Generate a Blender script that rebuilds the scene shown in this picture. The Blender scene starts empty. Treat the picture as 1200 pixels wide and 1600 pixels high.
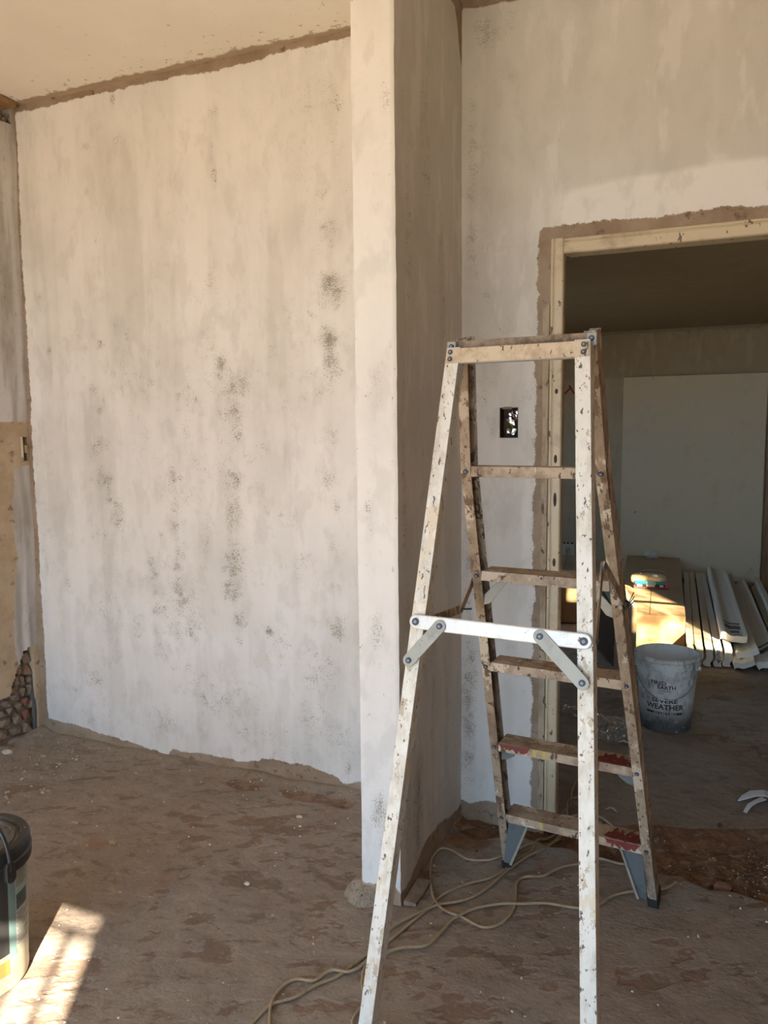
import bpy, bmesh, math, random
import numpy as np
from mathutils import Vector, Matrix

SC = bpy.context.scene
COL = SC.collection
random.seed(7)
RNG = np.random.default_rng(11)

# ------------------------------------------------------------------ camera
def build_camera():
    yaw, pitch, roll = (math.radians(a) for a in (22.5, 6.2, 0.58))
    F0 = Vector((-math.sin(yaw), math.cos(yaw), 0)); R0 = Vector((math.cos(yaw), math.sin(yaw), 0)); Z = Vector((0, 0, 1))
    F = F0 * math.cos(pitch) - Z * math.sin(pitch)
    U0 = Z * math.cos(pitch) + F0 * math.sin(pitch)
    R = R0 * math.cos(roll) - U0 * math.sin(roll)
    U = R0 * math.sin(roll) + U0 * math.cos(roll)
    cd = bpy.data.cameras.new('camera'); c = bpy.data.objects.new('camera', cd); COL.objects.link(c)
    m = Matrix.Identity(4)
    for i in range(3):
        m[i][0] = R[i]; m[i][1] = U[i]; m[i][2] = -F[i]
    m[0][3], m[1][3], m[2][3] = 0.0, 0.0, 1.45
    c.matrix_world = m
    cd.sensor_fit = 'VERTICAL'; cd.sensor_height = 36.0; cd.lens = 27.0
    cd.clip_start = 0.05; cd.clip_end = 200
    SC.camera = c
build_camera()

# ------------------------------------------------------------------ light
SUN_AZ = math.radians(29.5); SUN_EL = math.radians(27.0)
SKY_STRENGTH = 8.6; SUN_STRENGTH = 45.0
w = bpy.data.worlds.new('sky'); SC.world = w; w.use_nodes = True
bg = w.node_tree.nodes['Background']
bg.inputs['Color'].default_value = (0.45, 0.71, 1.0, 1); bg.inputs['Strength'].default_value = SKY_STRENGTH
sd = bpy.data.lights.new('sun', 'SUN'); so = bpy.data.objects.new('sun', sd); COL.objects.link(so)
sd.energy = SUN_STRENGTH; sd.color = (1.0, 0.875, 0.68); sd.angle = math.radians(0.55)
travel = Vector((-math.sin(SUN_AZ) * math.cos(SUN_EL), math.cos(SUN_AZ) * math.cos(SUN_EL), -math.sin(SUN_EL)))
so.rotation_euler = travel.to_track_quat('-Z', 'Y').to_euler(); so.location = (3, -5, 5)

vs = SC.view_settings
vs.view_transform = 'Standard'; vs.look = 'None'; vs.gamma = 1.0; vs.exposure = 0.17; vs.use_curve_mapping = False
cy = SC.cycles
cy.use_denoising = True; cy.max_bounces = 10; cy.diffuse_bounces = 7; cy.transparent_max_bounces = 12
cy.sample_clamp_indirect = 6.0; cy.caustics_reflective = False; cy.caustics_refractive = False

# ------------------------------------------------------------------ noise helpers
_T = np.random.default_rng(5).random((256, 256))
def vnoise(x, y):
    xi = np.floor(x).astype(int); yi = np.floor(y).astype(int)
    fx = x - xi; fy = y - yi
    fx = fx * fx * (3 - 2 * fx); fy = fy * fy * (3 - 2 * fy)
    a = _T[xi & 255, yi & 255]; b = _T[(xi + 1) & 255, yi & 255]
    c = _T[xi & 255, (yi + 1) & 255]; d = _T[(xi + 1) & 255, (yi + 1) & 255]
    return (a * (1 - fx) + b * fx) * (1 - fy) + (c * (1 - fx) + d * fx) * fy
def fbm(x, y, o=4):
    x = np.asarray(x, float); y = np.asarray(y, float)
    s = 0; a = .5; t = 0
    for i in range(o):
        s = s + a * vnoise(x * 2 ** i + 17.3 * i, y * 2 ** i + 9.1 * i); t += a; a *= .5
    return s / t
def sstep(a, b, x):
    t = np.clip((x - a) / (b - a), 0, 1); return t * t * (3 - 2 * t)

# ------------------------------------------------------------------ node helpers
class NT:
    def __init__(s, name):
        s.mat = bpy.data.materials.new(name); s.mat.use_nodes = True
        s.t = s.mat.node_tree; s.t.nodes.clear()
        s.out = s.t.nodes.new('ShaderNodeOutputMaterial')
    def put(s, sock, v):
        if isinstance(v, bpy.types.NodeSocket): s.t.links.new(v, sock)
        elif isinstance(v, (tuple, list)) and len(v) == 3 and sock.type == 'RGBA': sock.default_value = (*v, 1)
        else: sock.default_value = v
    def n(s, typ, props=None, **ins):
        nd = s.t.nodes.new(typ)
        for k, v in (props or {}).items(): setattr(nd, k, v)
        for k, v in ins.items():
            k = k.replace('_', ' ')
            s.put(nd.inputs[int(k[1:])] if k[0] == 'i' and k[1:].isdigit() else nd.inputs[k], v)
        return nd
    def m(s, op, a, b=0.0, c=0.0, clamp=False):
        nd = s.n('ShaderNodeMath', {'operation': op, 'use_clamp': clamp}, i0=a, i1=b, i2=c); return nd.outputs[0]
    def pos(s, scale=(1, 1, 1), src='Object', off=(0, 0, 0)):
        tc = s.n('ShaderNodeTexCoord')
        mp = s.n('ShaderNodeMapping', Vector=tc.outputs[src]); mp.inputs['Scale'].default_value = scale
        mp.inputs['Location'].default_value = off
        return mp.outputs[0]
    def noise(s, vec, scale=5, detail=4, rough=.55, dist=0.0):
        return s.n('ShaderNodeTexNoise', Vector=vec, Scale=scale, Detail=detail, Roughness=rough, Distortion=dist).outputs['Fac']
    def voro(s, vec, scale=5, feature='F1'):
        return s.n('ShaderNodeTexVoronoi', {'feature': feature}, Vector=vec, Scale=scale).outputs['Distance']
    def rng(s, v, a, b, c=0.0, d=1.0):
        return s.n('ShaderNodeMapRange', {'interpolation_type': 'SMOOTHSTEP', 'clamp': True}, i0=v, i1=a, i2=b, i3=c, i4=d).outputs[0]
    def mix(s, f, a, b, blend='MIX'):
        nd = s.n('ShaderNodeMix', {'data_type': 'RGBA', 'blend_type': blend})
        s.put(nd.inputs[0], f); s.put(nd.inputs[6], a); s.put(nd.inputs[7], b); return nd.outputs[2]
    def attr(s, name): return s.n('ShaderNodeAttribute', {'attribute_name': name}).outputs['Fac']
    def finish(s, color, rough=.8, metal=0.0, bump=None, bstr=.3, bdist=.004, **kw):
        b = s.n('ShaderNodeBsdfPrincipled'); s.put(b.inputs['Base Color'], color); s.put(b.inputs['Roughness'], rough); s.put(b.inputs['Metallic'], metal)
        for k, v in kw.items(): s.put(b.inputs[k.replace('_', ' ')], v)
        if bump is not None:
            bn = s.n('ShaderNodeBump', Height=bump, Strength=bstr, Distance=bdist); s.t.links.new(bn.outputs[0], b.inputs['Normal'])
        s.t.links.new(b.outputs[0], s.out.inputs['Surface'])
        s.bsdf = b
        return s.mat

def grime(name, base, dirt, amt=.5, scale=8, chip=None, chip_amt=0.0, chip_scale=60, rough=.6, metal=0.0, bstr=.2, stretch=(1, 1, 1), alt=None, alt_amt=0, second=None, second_amt=0):
    t = NT(name); p = t.pos(stretch)
    n1 = t.noise(p, scale, 6, .65); n2 = t.noise(p, scale * 4.3, 4, .6)
    f = t.m('ADD', t.m('MULTIPLY', n1, .65), t.m('MULTIPLY', n2, .35))
    c = t.mix(t.rng(f, .62 - amt * .35, .78 - amt * .3), base, dirt)
    if alt is not None:
        c = t.mix(t.rng(t.noise(t.pos(stretch, off=(4.1, 2.2, 7.7)), scale * .8, 5, .7), .62 - alt_amt * .25, .66 - alt_amt * .25), c, alt)
    if second is not None:
        c = t.mix(t.rng(t.noise(t.pos(stretch, off=(9.1, 5.2, 1.7)), scale * 3, 4, .7), .66 - second_amt * .25, .69 - second_amt * .25), c, second)
    if chip is not None:
        c = t.mix(t.rng(t.noise(t.pos((1, 1, .5), off=(1, 5, 3)), chip_scale, 3, .6), .72 - chip_amt * .2, .75 - chip_amt * .2), c, chip)
    return t.finish(c, rough, metal, f, bstr, .003)

def flat(name, col, rough=.6, metal=0.0, var=.12, scale=30, **kw):
    t = NT(name); n = t.noise(t.pos(), scale, 4)
    dark = tuple(max(0, c * (1 - var * 2)) for c in col); light = tuple(min(1, c * (1 + var)) for c in col)
    return t.finish(t.mix(n, dark, light), rough, metal, n, .08, .002, **kw)

# ------------------------------------------------------------------ mesh helpers
class MB:
    def __init__(s): s.v = []; s.f = []
    def add(s, vs, fs):
        o = len(s.v); s.v += [tuple(map(float, q)) for q in vs]; s.f += [tuple(i + o for i in q) for q in fs]; return s
    def box(s, lo, hi, M=None):
        x0, y0, z0 = lo; x1, y1, z1 = hi
        vs = [Vector(q) for q in ((x0, y0, z0), (x1, y0, z0), (x1, y1, z0), (x0, y1, z0), (x0, y0, z1), (x1, y0, z1), (x1, y1, z1), (x0, y1, z1))]
        if M is not None: vs = [M @ q for q in vs]
        return s.add(vs, [(3, 2, 1, 0), (4, 5, 6, 7), (0, 1, 5, 4), (1, 2, 6, 5), (2, 3, 7, 6), (3, 0, 4, 7)])
    def sweep(s, poly, path, A, B, cap=True, scales=None):
        """closed 2-D polygon placed on axes A,B swept through the path points"""
        n = len(poly); rings = []
        for k, P in enumerate(path):
            a = A[k] if isinstance(A, list) else A; b = B[k] if isinstance(B, list) else B
            sc = scales[k] if scales else 1
            rings.append([Vector(P) + a * (q[0] * sc) + b * (q[1] * sc) for q in poly])
        vs = [q for r in rings for q in r]; fs = []
        for k in range(len(path) - 1):
            for i in range(n):
                j = (i + 1) % n; fs.append((k * n + i, k * n + j, (k + 1) * n + j, (k + 1) * n + i))
        if cap:
            fs.append(tuple(reversed(range(n)))); fs.append(tuple(range((len(path) - 1) * n, len(path) * n)))
        return s.add(vs, fs)
    def tube(s, pts, r, n=8, cap=True):
        pts = [Vector(p) for p in pts]; A = []; B = []; up = None
        for i, p in enumerate(pts):
            t = (pts[min(i + 1, len(pts) - 1)] - pts[max(i - 1, 0)]).normalized()
            if up is None: up = Vector((0, 0, 1)) if abs(t.z) < .9 else Vector((1, 0, 0))
            a = (up - t * up.dot(t)).normalized(); up = a; A.append(a); B.append(t.cross(a))
        poly = [(math.cos(2 * math.pi * k / n), math.sin(2 * math.pi * k / n)) for k in range(n)]
        rr = r if isinstance(r, list) else [r] * len(pts)
        return s.sweep(poly, pts, A, B, cap, rr)
    def cyl(s, p, q, r, n=12): return s.tube([p, q], r, n)
    def lathe(s, prof, c=(0, 0, 0), n=48, jit=None):
        vs = []; fs = []; m = len(prof)
        for k in range(n):
            a = 2 * math.pi * k / n
            for (r, z) in prof: vs.append((c[0] + r * math.cos(a), c[1] + r * math.sin(a), c[2] + z))
        for k in range(n):
            k2 = (k + 1) % n
            for i in range(m - 1): fs.append((k * m + i, k2 * m + i, k2 * m + i + 1, k * m + i + 1))
        return s.add(vs, fs)
    def prism(s, poly, O, A, B, N, t):
        O = Vector(O); n = len(poly)
        bot = [O + A * p[0] + B * p[1] for p in poly]; top = [q + N * t for q in bot]
        return s.add(bot + top, [tuple(reversed(range(n))), tuple(range(n, 2 * n))] + [(i, (i + 1) % n, n + (i + 1) % n, n + i) for i in range(n)])

ORG = {}
def link(name, me, mat, parent=None, loc=(0, 0, 0)):
    o = bpy.data.objects.new(name, me); COL.objects.link(o)
    if mat is not None: me.materials.append(mat)
    if parent is not None: o.parent = parent
    else: o.location = loc
    return o
def obj(name, mb, mat, parent=None, origin=None, smooth=False, bevel=0.0, seg=2, fix=True):
    """vertices are given in world space; the object's own origin is the thing's base"""
    base = Vector(ORG[parent.name]) if parent is not None else Vector(origin or (0, 0, 0))
    me = bpy.data.meshes.new(name)
    me.from_pydata([tuple(Vector(q) - base) for q in mb.v], [], mb.f)
    if fix:
        bm = bmesh.new(); bm.from_mesh(me); bmesh.ops.recalc_face_normals(bm, faces=bm.faces); bm.to_mesh(me); bm.free()
    if smooth: me.polygons.foreach_set('use_smooth', [True] * len(me.polygons))
    o = link(name, me, mat, parent, base)
    ORG[o.name] = tuple(base)
    if bevel:
        b = o.modifiers.new('bevel', 'BEVEL'); b.width = bevel; b.segments = seg; b.limit_method = 'ANGLE'; b.angle_limit = math.radians(40)
    if smooth and bevel == 0:
        try: me.set_sharp_from_angle(angle=math.radians(40))
        except Exception: pass
    return o
def thing(name, label, cat, loc, group=None):
    o = bpy.data.objects.new(name, None); COL.objects.link(o); o.location = loc; o.empty_display_size = .05
    ORG[o.name] = tuple(loc); return tag(o, label, cat, group)
def tag(o, label, cat, group=None, kind=None):
    o['label'] = label; o['category'] = cat
    if group: o['group'] = group
    if kind: o['kind'] = kind
    return o
def struct(o, label=None, cat=None):
    o['kind'] = 'structure'
    if label: o['label'] = label
    if cat: o['category'] = cat
    return o
def spline(pts, step=.012, z=None):
    P = [Vector(p) for p in pts]; out = []
    for i in range(len(P) - 1):
        p0 = P[max(i - 1, 0)]; p1 = P[i]; p2 = P[i + 1]; p3 = P[min(i + 2, len(P) - 1)]
        n = max(2, int((p2 - p1).length / step))
        for k in range(n):
            t = k / n
            out.append(.5 * ((2 * p1) + (p2 - p0) * t + (2 * p0 - 5 * p1 + 4 * p2 - p3) * t * t + (3 * p1 - p0 - 3 * p2 + p3) * t ** 3))
    out.append(P[-1]); return out
def rock(c, size, seed, squash=1.0, sub=2, rough=.3):
    bm = bmesh.new(); bmesh.ops.create_icosphere(bm, subdivisions=sub, radius=1)
    r = random.Random(seed); off = [r.uniform(0, 50) for _ in range(3)]
    sx, sy, sz = size if isinstance(size, (tuple, list)) else (size, size, size * squash)
    for v in bm.verts:
        d = v.co.copy(); n = math.sin(d.x * 2.3 + off[0]) * math.cos(d.y * 2.9 + off[1]) + .6 * math.sin(d.z * 3.7 + off[2] + d.x * 2)
        q = d * (1 + rough * n * .5)
        for ax in range(3): q[ax] = max(-.82, min(.82, q[ax]))
        v.co = Vector((c[0] + q.x * sx, c[1] + q.y * sy, c[2] + q.z * sz))
    mb = MB(); idx = {v: i for i, v in enumerate(bm.verts)}
    mb.add([v.co[:] for v in bm.verts], [tuple(idx[v] for v in f.verts) for f in bm.faces]); bm.free(); return mb

# ------------------------------------------------------------------ key dimensions
WY = 2.68          # plane of the back wall
XL0, XL1 = -2.925, -2.875   # left wall foot / head
XR = 0.60          # right wall
YR = -1.6          # rear (window) wall
ZC = 2.89          # ceiling
PX0, PX1, PY = -0.933, -0.805, 2.047    # wall pier
DX0, DX1, DZ = -0.492, 0.52, 2.075      # doorway opening in the masonry
FY, FZ = 7.6, 2.33                      # far room back wall and ceiling
FX0, FX1 = -2.4, 2.0

# ------------------------------------------------------------------ surface materials
def plaster(name, paint_hi, paint_lo, bare_a, bare_b, speck):
    t = NT(name); P = t.pos()
    bare, stain, tone = t.attr('bare'), t.attr('stain'), t.attr('tone')
    n_f = t.noise(P, 260, 2, .6); n_m = t.noise(P, 26, 5, .6); n_l = t.noise(P, 3.0, 4, .6)
    n_v = t.noise(t.pos((9, 9, 1.1)), 1.6, 4, .6)
    f = t.m('ADD', t.m('MULTIPLY', tone, 1.0), t.m('ADD', t.m('MULTIPLY', t.m('SUBTRACT', n_v, .5), .42), t.m('MULTIPLY', t.m('SUBTRACT', n_l, .5), 1.1)))
    n_p = t.noise(t.pos((1.6, 1.6, .8)), 7, 5, .6); n_q = t.noise(t.pos((2.4, 2.4, .7), off=(5, 3, 2)), 4, 5, .6)
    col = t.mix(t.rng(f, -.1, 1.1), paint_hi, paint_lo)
    col = t.mix(t.m('MULTIPLY', t.rng(n_p, .50, .62), .30), col, tuple(a * .86 for a in paint_lo))
    col = t.mix(t.m('MULTIPLY', t.rng(n_q, .52, .60), .35), col, paint_hi)
    col = t.mix(t.m('MULTIPLY', t.rng(n_m, .55, .8), .25), col, paint_lo)
    # film of dirty plaster showing through where the coat is thin
    col = t.mix(t.m('MULTIPLY', t.rng(stain, 0.0, 1.0), .26), col, (.42, .39, .32))
    sp = t.m('ADD', t.m('ADD', t.m('MULTIPLY', n_f, .62), t.m('MULTIPLY', n_m, .38)), t.m('MULTIPLY', stain, .16))
    col = t.mix(t.m('MULTIPLY', t.rng(sp, .595, .69), t.rng(stain, .02, .3, 0, .8)), col, speck)
    # loose dots all over
    dots = t.m('MULTIPLY', t.rng(t.noise(P, 75, 2, .5), .735, .755), t.rng(n_l, .45, .62))
    col = t.mix(t.m('MULTIPLY', dots, .7), col, speck)
    bn = t.noise(P, 7, 5, .65)
    bcol = t.mix(t.rng(bn, .35, .65), bare_a, bare_b)
    bcol = t.mix(t.rng(n_m, .58, .7), bcol, tuple(c * .55 for c in bare_a))
    edge = t.m('ADD', bare, t.m('ADD', t.m('MULTIPLY', t.m('SUBTRACT', n_m, .5), .55), t.m('MULTIPLY', t.m('SUBTRACT', n_f, .5), .35)))
    fb = t.rng(edge, .46, .54)
    col = t.mix(fb, col, bcol)
    h = t.m('ADD', t.m('MULTIPLY', n_m, .5), t.m('ADD', t.m('MULTIPLY', n_f, .18), t.m('ADD', t.m('MULTIPLY', n_v, .5), t.m('MULTIPLY', fb, -.8))))
    return t.finish(col, .85, 0, h, .35, .005)

M_wall = plaster('wall_paint', (.80, .77, .735), (.61, .58, .53), (.27, .19, .125), (.36, .275, .20), (.22, .19, .15))
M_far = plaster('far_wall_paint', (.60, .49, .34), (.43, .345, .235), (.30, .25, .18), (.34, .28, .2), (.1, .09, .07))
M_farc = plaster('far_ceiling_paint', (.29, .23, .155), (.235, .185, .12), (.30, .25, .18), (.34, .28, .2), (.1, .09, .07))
M_left = plaster('left_wall_plaster', (.60, .575, .55), (.36, .325, .285), (.42, .31, .20), (.50, .385, .26), (.13, .10, .075))
def ceil_mat():
    t = NT('ceiling_paint'); P = t.pos()
    n = t.noise(P, 1.5, 5, .6); m = t.noise(P, 40, 4, .6)
    c = t.mix(t.rng(n, .3, .7), (.86, .81, .73), (.79, .74, .65))
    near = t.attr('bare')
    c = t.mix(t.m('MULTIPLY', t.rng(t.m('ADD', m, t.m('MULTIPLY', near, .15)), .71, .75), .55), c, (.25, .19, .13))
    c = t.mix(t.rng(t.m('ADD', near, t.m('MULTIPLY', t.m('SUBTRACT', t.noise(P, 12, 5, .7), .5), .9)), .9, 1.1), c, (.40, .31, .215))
    return t.finish(c, .9, 0, m, .2, .003)
M_ceil = ceil_mat()

def floor_mat():
    t = NT('floor_screed'); P = t.pos()
    low, soil, dust = t.attr('low'), t.attr('soil'), t.attr('dust')
    n1 = t.noise(P, 2.2, 6, .65); n2 = t.noise(P, 14, 6, .65); n3 = t.noise(P, 90, 4, .6)
    pd = t.n('ShaderNodeMapping', Vector=t.n('ShaderNodeTexCoord').outputs['Object']); pd.inputs['Rotation'].default_value = (0, 0, math.radians(-32)); pd.inputs['Scale'].default_value = (1, 2.0, 1)
    n4 = t.noise(pd.outputs[0], 6, 6, .65, .4)
    c = t.mix(t.rng(n1, .3, .7), (.228, .187, .155), (.287, .240, .200))
    c = t.mix(t.m('MULTIPLY', t.rng(n2, .45, .7), .40), c, (.185, .142, .110))
    c = t.mix(t.m('MULTIPLY', t.rng(n4, .52, .66), .55), c, (.31, .255, .205))
    c = t.mix(t.m('MULTIPLY', t.rng(low, .2, .8), .75), c, t.mix(t.rng(n1, .42, .6), (.160, .112, .082), (.20, .118, .08)))
    red = t.m('MULTIPLY', t.rng(t.noise(P, 3.4, 5, .6), .58, .70), .40)
    c = t.mix(red, c, (.235, .125, .078))
    c = t.mix(t.rng(t.m('ADD', soil, t.m('MULTIPLY', t.m('SUBTRACT', n2, .5), .5)), .4, .6), c, t.mix(t.rng(n2, .35, .65), (.115, .060, .033), (.215, .115, .062)))
    c = t.mix(t.m('MULTIPLY', dust, t.rng(n2, .3, .6)), c, (.30, .245, .19))
    pe = t.n('ShaderNodeMapping', Vector=t.n('ShaderNodeTexCoord').outputs['Object']); pe.inputs['Rotation'].default_value = (0, 0, math.radians(-38)); pe.inputs['Scale'].default_value = (1, 1.7, 1)
    n5 = t.noise(pe.outputs[0], 11, 7, .72, .5); n6 = t.noise(pe.outputs[0], 38, 5, .7, .3)
    c = t.mix(t.m('MULTIPLY', t.rng(n5, .54, .62), .55), c, (.140, .100, .074))
    c = t.mix(t.m('MULTIPLY', t.rng(n5, .46, .38), .48), c, (.335, .285, .242))
    c = t.mix(t.m('MULTIPLY', t.rng(n6, .60, .66), .30), c, (.12, .085, .062))
    c = t.mix(t.m('MULTIPLY', t.rng(n6, .40, .34), .28), c, (.36, .30, .245))
    sp = t.rng(t.noise(P, 130, 2, .5), .735, .76)
    c = t.mix(t.m('MULTIPLY', sp, .8), c, (.55, .5, .43))
    dk = t.rng(t.noise(t.pos(off=(3, 8, 0)), 55, 3, .6), .70, .73)
    c = t.mix(t.m('MULTIPLY', dk, .7), c, (.07, .045, .03))
    h = t.m('ADD', t.m('MULTIPLY', n2, .6), t.m('ADD', t.m('MULTIPLY', n3, .35), t.m('ADD', t.m('MULTIPLY', n4, .5), t.m('MULTIPLY', n5, .8))))
    return t.finish(c, .92, 0, h, .7, .007)
M_floor = floor_mat()

# ------------------------------------------------------------------ shell
def attrs(me, **kw):
    for k, v in kw.items():
        a = me.attributes.new(k, 'FLOAT', 'POINT'); a.data.foreach_set('value', np.asarray(v, dtype=np.float32).ravel())

def grid_surface(name, us, vs_, place, holes=(), fields=None, mat=None, thick=None, keep=None):
    """grid over (u,v); `place(U,V)` -> world xyz arrays; cells inside holes are left out; an offset back skin and rims make it solid"""
    us = np.array(sorted(set(np.round(us, 5)))); vs_ = np.array(sorted(set(np.round(vs_, 5))))
    U, V = np.meshgrid(us, vs_, indexing='ij'); X, Y, Z = place(U, V)
    nu, nv = U.shape
    cu = (us[:-1] + us[1:]) / 2; cv = (vs_[:-1] + vs_[1:]) / 2
    CU, CV = np.meshgrid(cu, cv, indexing='ij'); ok = np.ones(CU.shape, bool)
    for h in holes: ok &= ~((CU > h[0]) & (CU < h[1]) & (CV > h[2]) & (CV < h[3]))
    if keep is not None: ok &= keep(CU, CV)
    idx = np.arange(nu * nv).reshape(nu, nv)
    I, J = np.nonzero(ok)
    faces = np.stack([idx[I, J], idx[I + 1, J], idx[I + 1, J + 1], idx[I, J + 1]], 1)
    verts = np.stack([X, Y, Z], -1).reshape(-1, 3)
    fl = faces.tolist()
    if thick is not None:
        T = np.array(thick, float); n0 = len(verts); verts = np.concatenate([verts, verts + T])
        fl += (faces[:, ::-1] + n0).tolist()
        pad = np.zeros((nu + 1, nv + 1), bool); pad[1:-1, 1:-1] = ok
        for i in range(nu - 1):
            for j in range(nv - 1):
                if not ok[i, j]: continue
                a, b, c, d = idx[i, j], idx[i + 1, j], idx[i + 1, j + 1], idx[i, j + 1]
                if not pad[i + 1, j]: fl.append((b, a, a + n0, b + n0))
                if not pad[i + 1, j + 2]: fl.append((d, c, c + n0, d + n0))
                if not pad[i, j + 1]: fl.append((a, d, d + n0, a + n0))
                if not pad[i + 2, j + 1]: fl.append((c, b, b + n0, c + n0))
        pass
    me = bpy.data.meshes.new(name); me.from_pydata(verts.tolist(), [], fl); me.update()
    if fields:
        fd = fields(U, V)
        for k, v in fd.items():
            v = np.asarray(v, float).ravel()
            if thick is not None: v = np.concatenate([v, v])
            attrs(me, **{k: v})
    return struct(link(name, me, mat))
def seq(a, b, st): return list(np.linspace(a, b, max(2, int(round((b - a) / st)) + 1)))

STAINS = [(-1.33, 1.791, 0.051, 0.06, 1.0), (-1.32, 1.69, 0.045, 0.071, 0.7), (-1.345, 1.61, 0.057, 0.051, 0.4), (-1.337, 1.437, 0.046, 0.062, 0.5), (-1.334, 1.261, 0.046, 0.052, 0.55), (-1.319, 1.157, 0.035, 0.042, 0.4), (-1.311, 0.968, 0.04, 0.064, 0.35), (-1.815, 1.71, 0.045, 0.064, 0.75), (-1.754, 1.633, 0.075, 0.064, 0.7), (-1.764, 1.526, 0.063, 0.065, 0.7), (-1.768, 1.429, 0.057, 0.065, 0.6), (-1.775, 1.244, 0.051, 0.055, 0.85), (-1.78, 1.1, 0.058, 0.078, 0.85), (-1.787, 0.898, 0.059, 0.091, 0.95), (-1.798, 0.785, 0.052, 0.069, 0.75), (-1.77, 0.65, 0.039, 0.081, 0.6), (-1.875, 1.83, 0.045, 0.064, 0.45), (-1.927, 1.844, 0.078, 0.032, 0.25), (-1.964, 1.585, 0.04, 0.044, 0.35), (-2.464, 1.398, 0.042, 0.033, 0.85), (-2.494, 1.633, 0.03, 0.047, 0.7), (-2.461, 1.562, 0.045, 0.047, 0.6), (-2.504, 1.363, 0.038, 0.048, 0.5), (-2.467, 1.244, 0.06, 0.048, 0.75), (-2.428, 1.185, 0.027, 0.072, 0.8), (-2.386, 1.08, 0.042, 0.084, 0.8), (-2.521, 0.99, 0.031, 0.049, 0.5), (-2.101, 1.577, 0.021, 0.078, 0.4), (-2.09, 1.465, 0.03, 0.068, 0.5), (-2.089, 1.25, 0.03, 0.069, 0.75), (-2.081, 1.136, 0.035, 0.069, 0.6), (-2.086, 1.032, 0.028, 0.058, 0.6), (-2.071, 0.894, 0.042, 0.094, 0.7), (-2.072, 0.741, 0.042, 0.119, 0.75), (-2.085, 0.598, 0.056, 0.072, 0.55), (-2.208, 0.85, 0.036, 0.072, 0.6), (-2.2, 0.744, 0.05, 0.048, 0.45), (-2.189, 0.661, 0.043, 0.03, 0.6), (-2.314, 0.784, 0.074, 0.061, 0.35), (-2.403, 0.802, 0.03, 0.049, 0.4), (-2.302, 0.603, 0.044, 0.061, 0.45), (-2.702, 0.757, 0.024, 0.038, 0.6), (-1.486, 1.089, 0.048, 0.065, 0.3), (-1.466, 0.917, 0.072, 0.065, 0.4), (-1.314, 0.819, 0.035, 0.043, 0.4), (-1.317, 0.668, 0.058, 0.065, 0.6), (-1.436, 0.68, 0.048, 0.044, 0.4), (-1.679, 0.86, 0.051, 0.067, 0.3), (-1.625, 1.386, 0.049, 0.027, 0.45), (-1.629, 0.623, 0.018, 0.018, 1.6), (-2.287, 1.524, 0.017, 0.023, 0.6), (-2.134, 1.745, 0.021, 0.067, 0.3), (-2.738, 1.794, 0.016, 0.071, 0.6), (-2.437, 1.827, 0.029, 0.023, 0.6), (-1.83, 2.49, 0.018, 0.073, 0.9), (-1.285, 2.632, 0.026, 0.045, 0.5), (-1.288, 2.475, 0.029, 0.125, 0.35), (-1.32, 2.192, 0.046, 0.058, 0.7), (-1.317, 1.981, 0.067, 0.071, 0.95), (-1.829, 2.695, 0.03, 0.03, 0.4), (-2.476, 2.471, 0.014, 0.02, 0.7), (-1.595, 2.483, 0.012, 0.035, 0.5), (-2.473, 2.655, 0.043, 0.019, 0.4), (-2.316, 2.823, 0.015, 0.031, 0.9), (-2.301, 2.656, 0.025, 0.038, 0.4), (-2.782, 2.058, 0.028, 0.035, 0.6), (-1.236, 2.844, 0.015, 0.033, 0.7), (-1.856, 2.047, 0.061, 0.063, 0.35), (-2.453, 2.014, 0.035, 0.027, 0.4), (-2.073, 2.129, 0.032, 0.026, 0.35), (-2.327, 0.562, 0.043, 0.044, 0.5), (-2.19, 0.473, 0.069, 0.059, 0.4), (-2.012, 0.633, 0.083, 0.114, 0.45), (-2.024, 0.376, 0.198, 0.116, 0.3), (-1.459, 0.281, 0.044, 0.082, 0.6), (-1.861, 0.31, 0.191, 0.114, 0.35), (-1.397, 0.476, 0.114, 0.161, 0.35), (-1.603, 0.534, 0.149, 0.109, 0.3), (-2.563, 0.312, 0.113, 0.062, 0.35), (-2.762, 0.242, 0.118, 0.025, 0.4), (-1.707, 0.162, 0.185, 0.071, 0.35), (-2.207, 0.147, 0.14, 0.075, 0.4), (-1.315, 0.22, 0.057, 0.081, 0.4), (-1.275, 0.106, 0.017, 0.04, 0.9),
          # bay with the doorway
          (-.775, 1.0, .018, .9, .55), (-.775, .35, .03, .25, .9), (-.77, .5, .03, .2, .8), (-.62, .62, .05, .1, .25), (-.70, 2.78, .09, .06, .5), (-.765, 2.2, .02, .4, .5), (-.64, 2.62, .06, .03, .3), (-.65, 2.21, .035, .03, .45), (-.60, 1.55, .06, .08, .2), (-.685, 1.46, .02, .05, .45), (-.52, 1.75, .04, .05, .5), (-.535, 1.2, .02, .5, .5), (-.53, .7, .02, .4, .6)]
PSTAINS = [(-0.868, 0.288, 0.03, 0.062, 0.9), (-0.859, 0.208, 0.025, 0.062, 0.7), (-0.835, 2.354, 0.019, 0.1, 0.3), (-0.864, 1.577, 0.024, 0.109, 0.25), (-0.899, 1.208, 0.02, 0.095, 0.25), (-0.873, 0.826, 0.029, 0.118, 0.3), (-0.897, 0.567, 0.025, 0.081, 0.25)]
def stain_field(U, V, L):
    s = np.zeros_like(U)
    for x, z, a, b, k in L:
        s = np.maximum(s, k * np.exp(-((U - x) / (a * .95)) ** 2 - ((V - z) / (b * 1.0)) ** 2))
    return s * (.6 + .8 * fbm(U * 30, V * 14, 3))
ROLL = np.random.default_rng(3)
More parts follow.
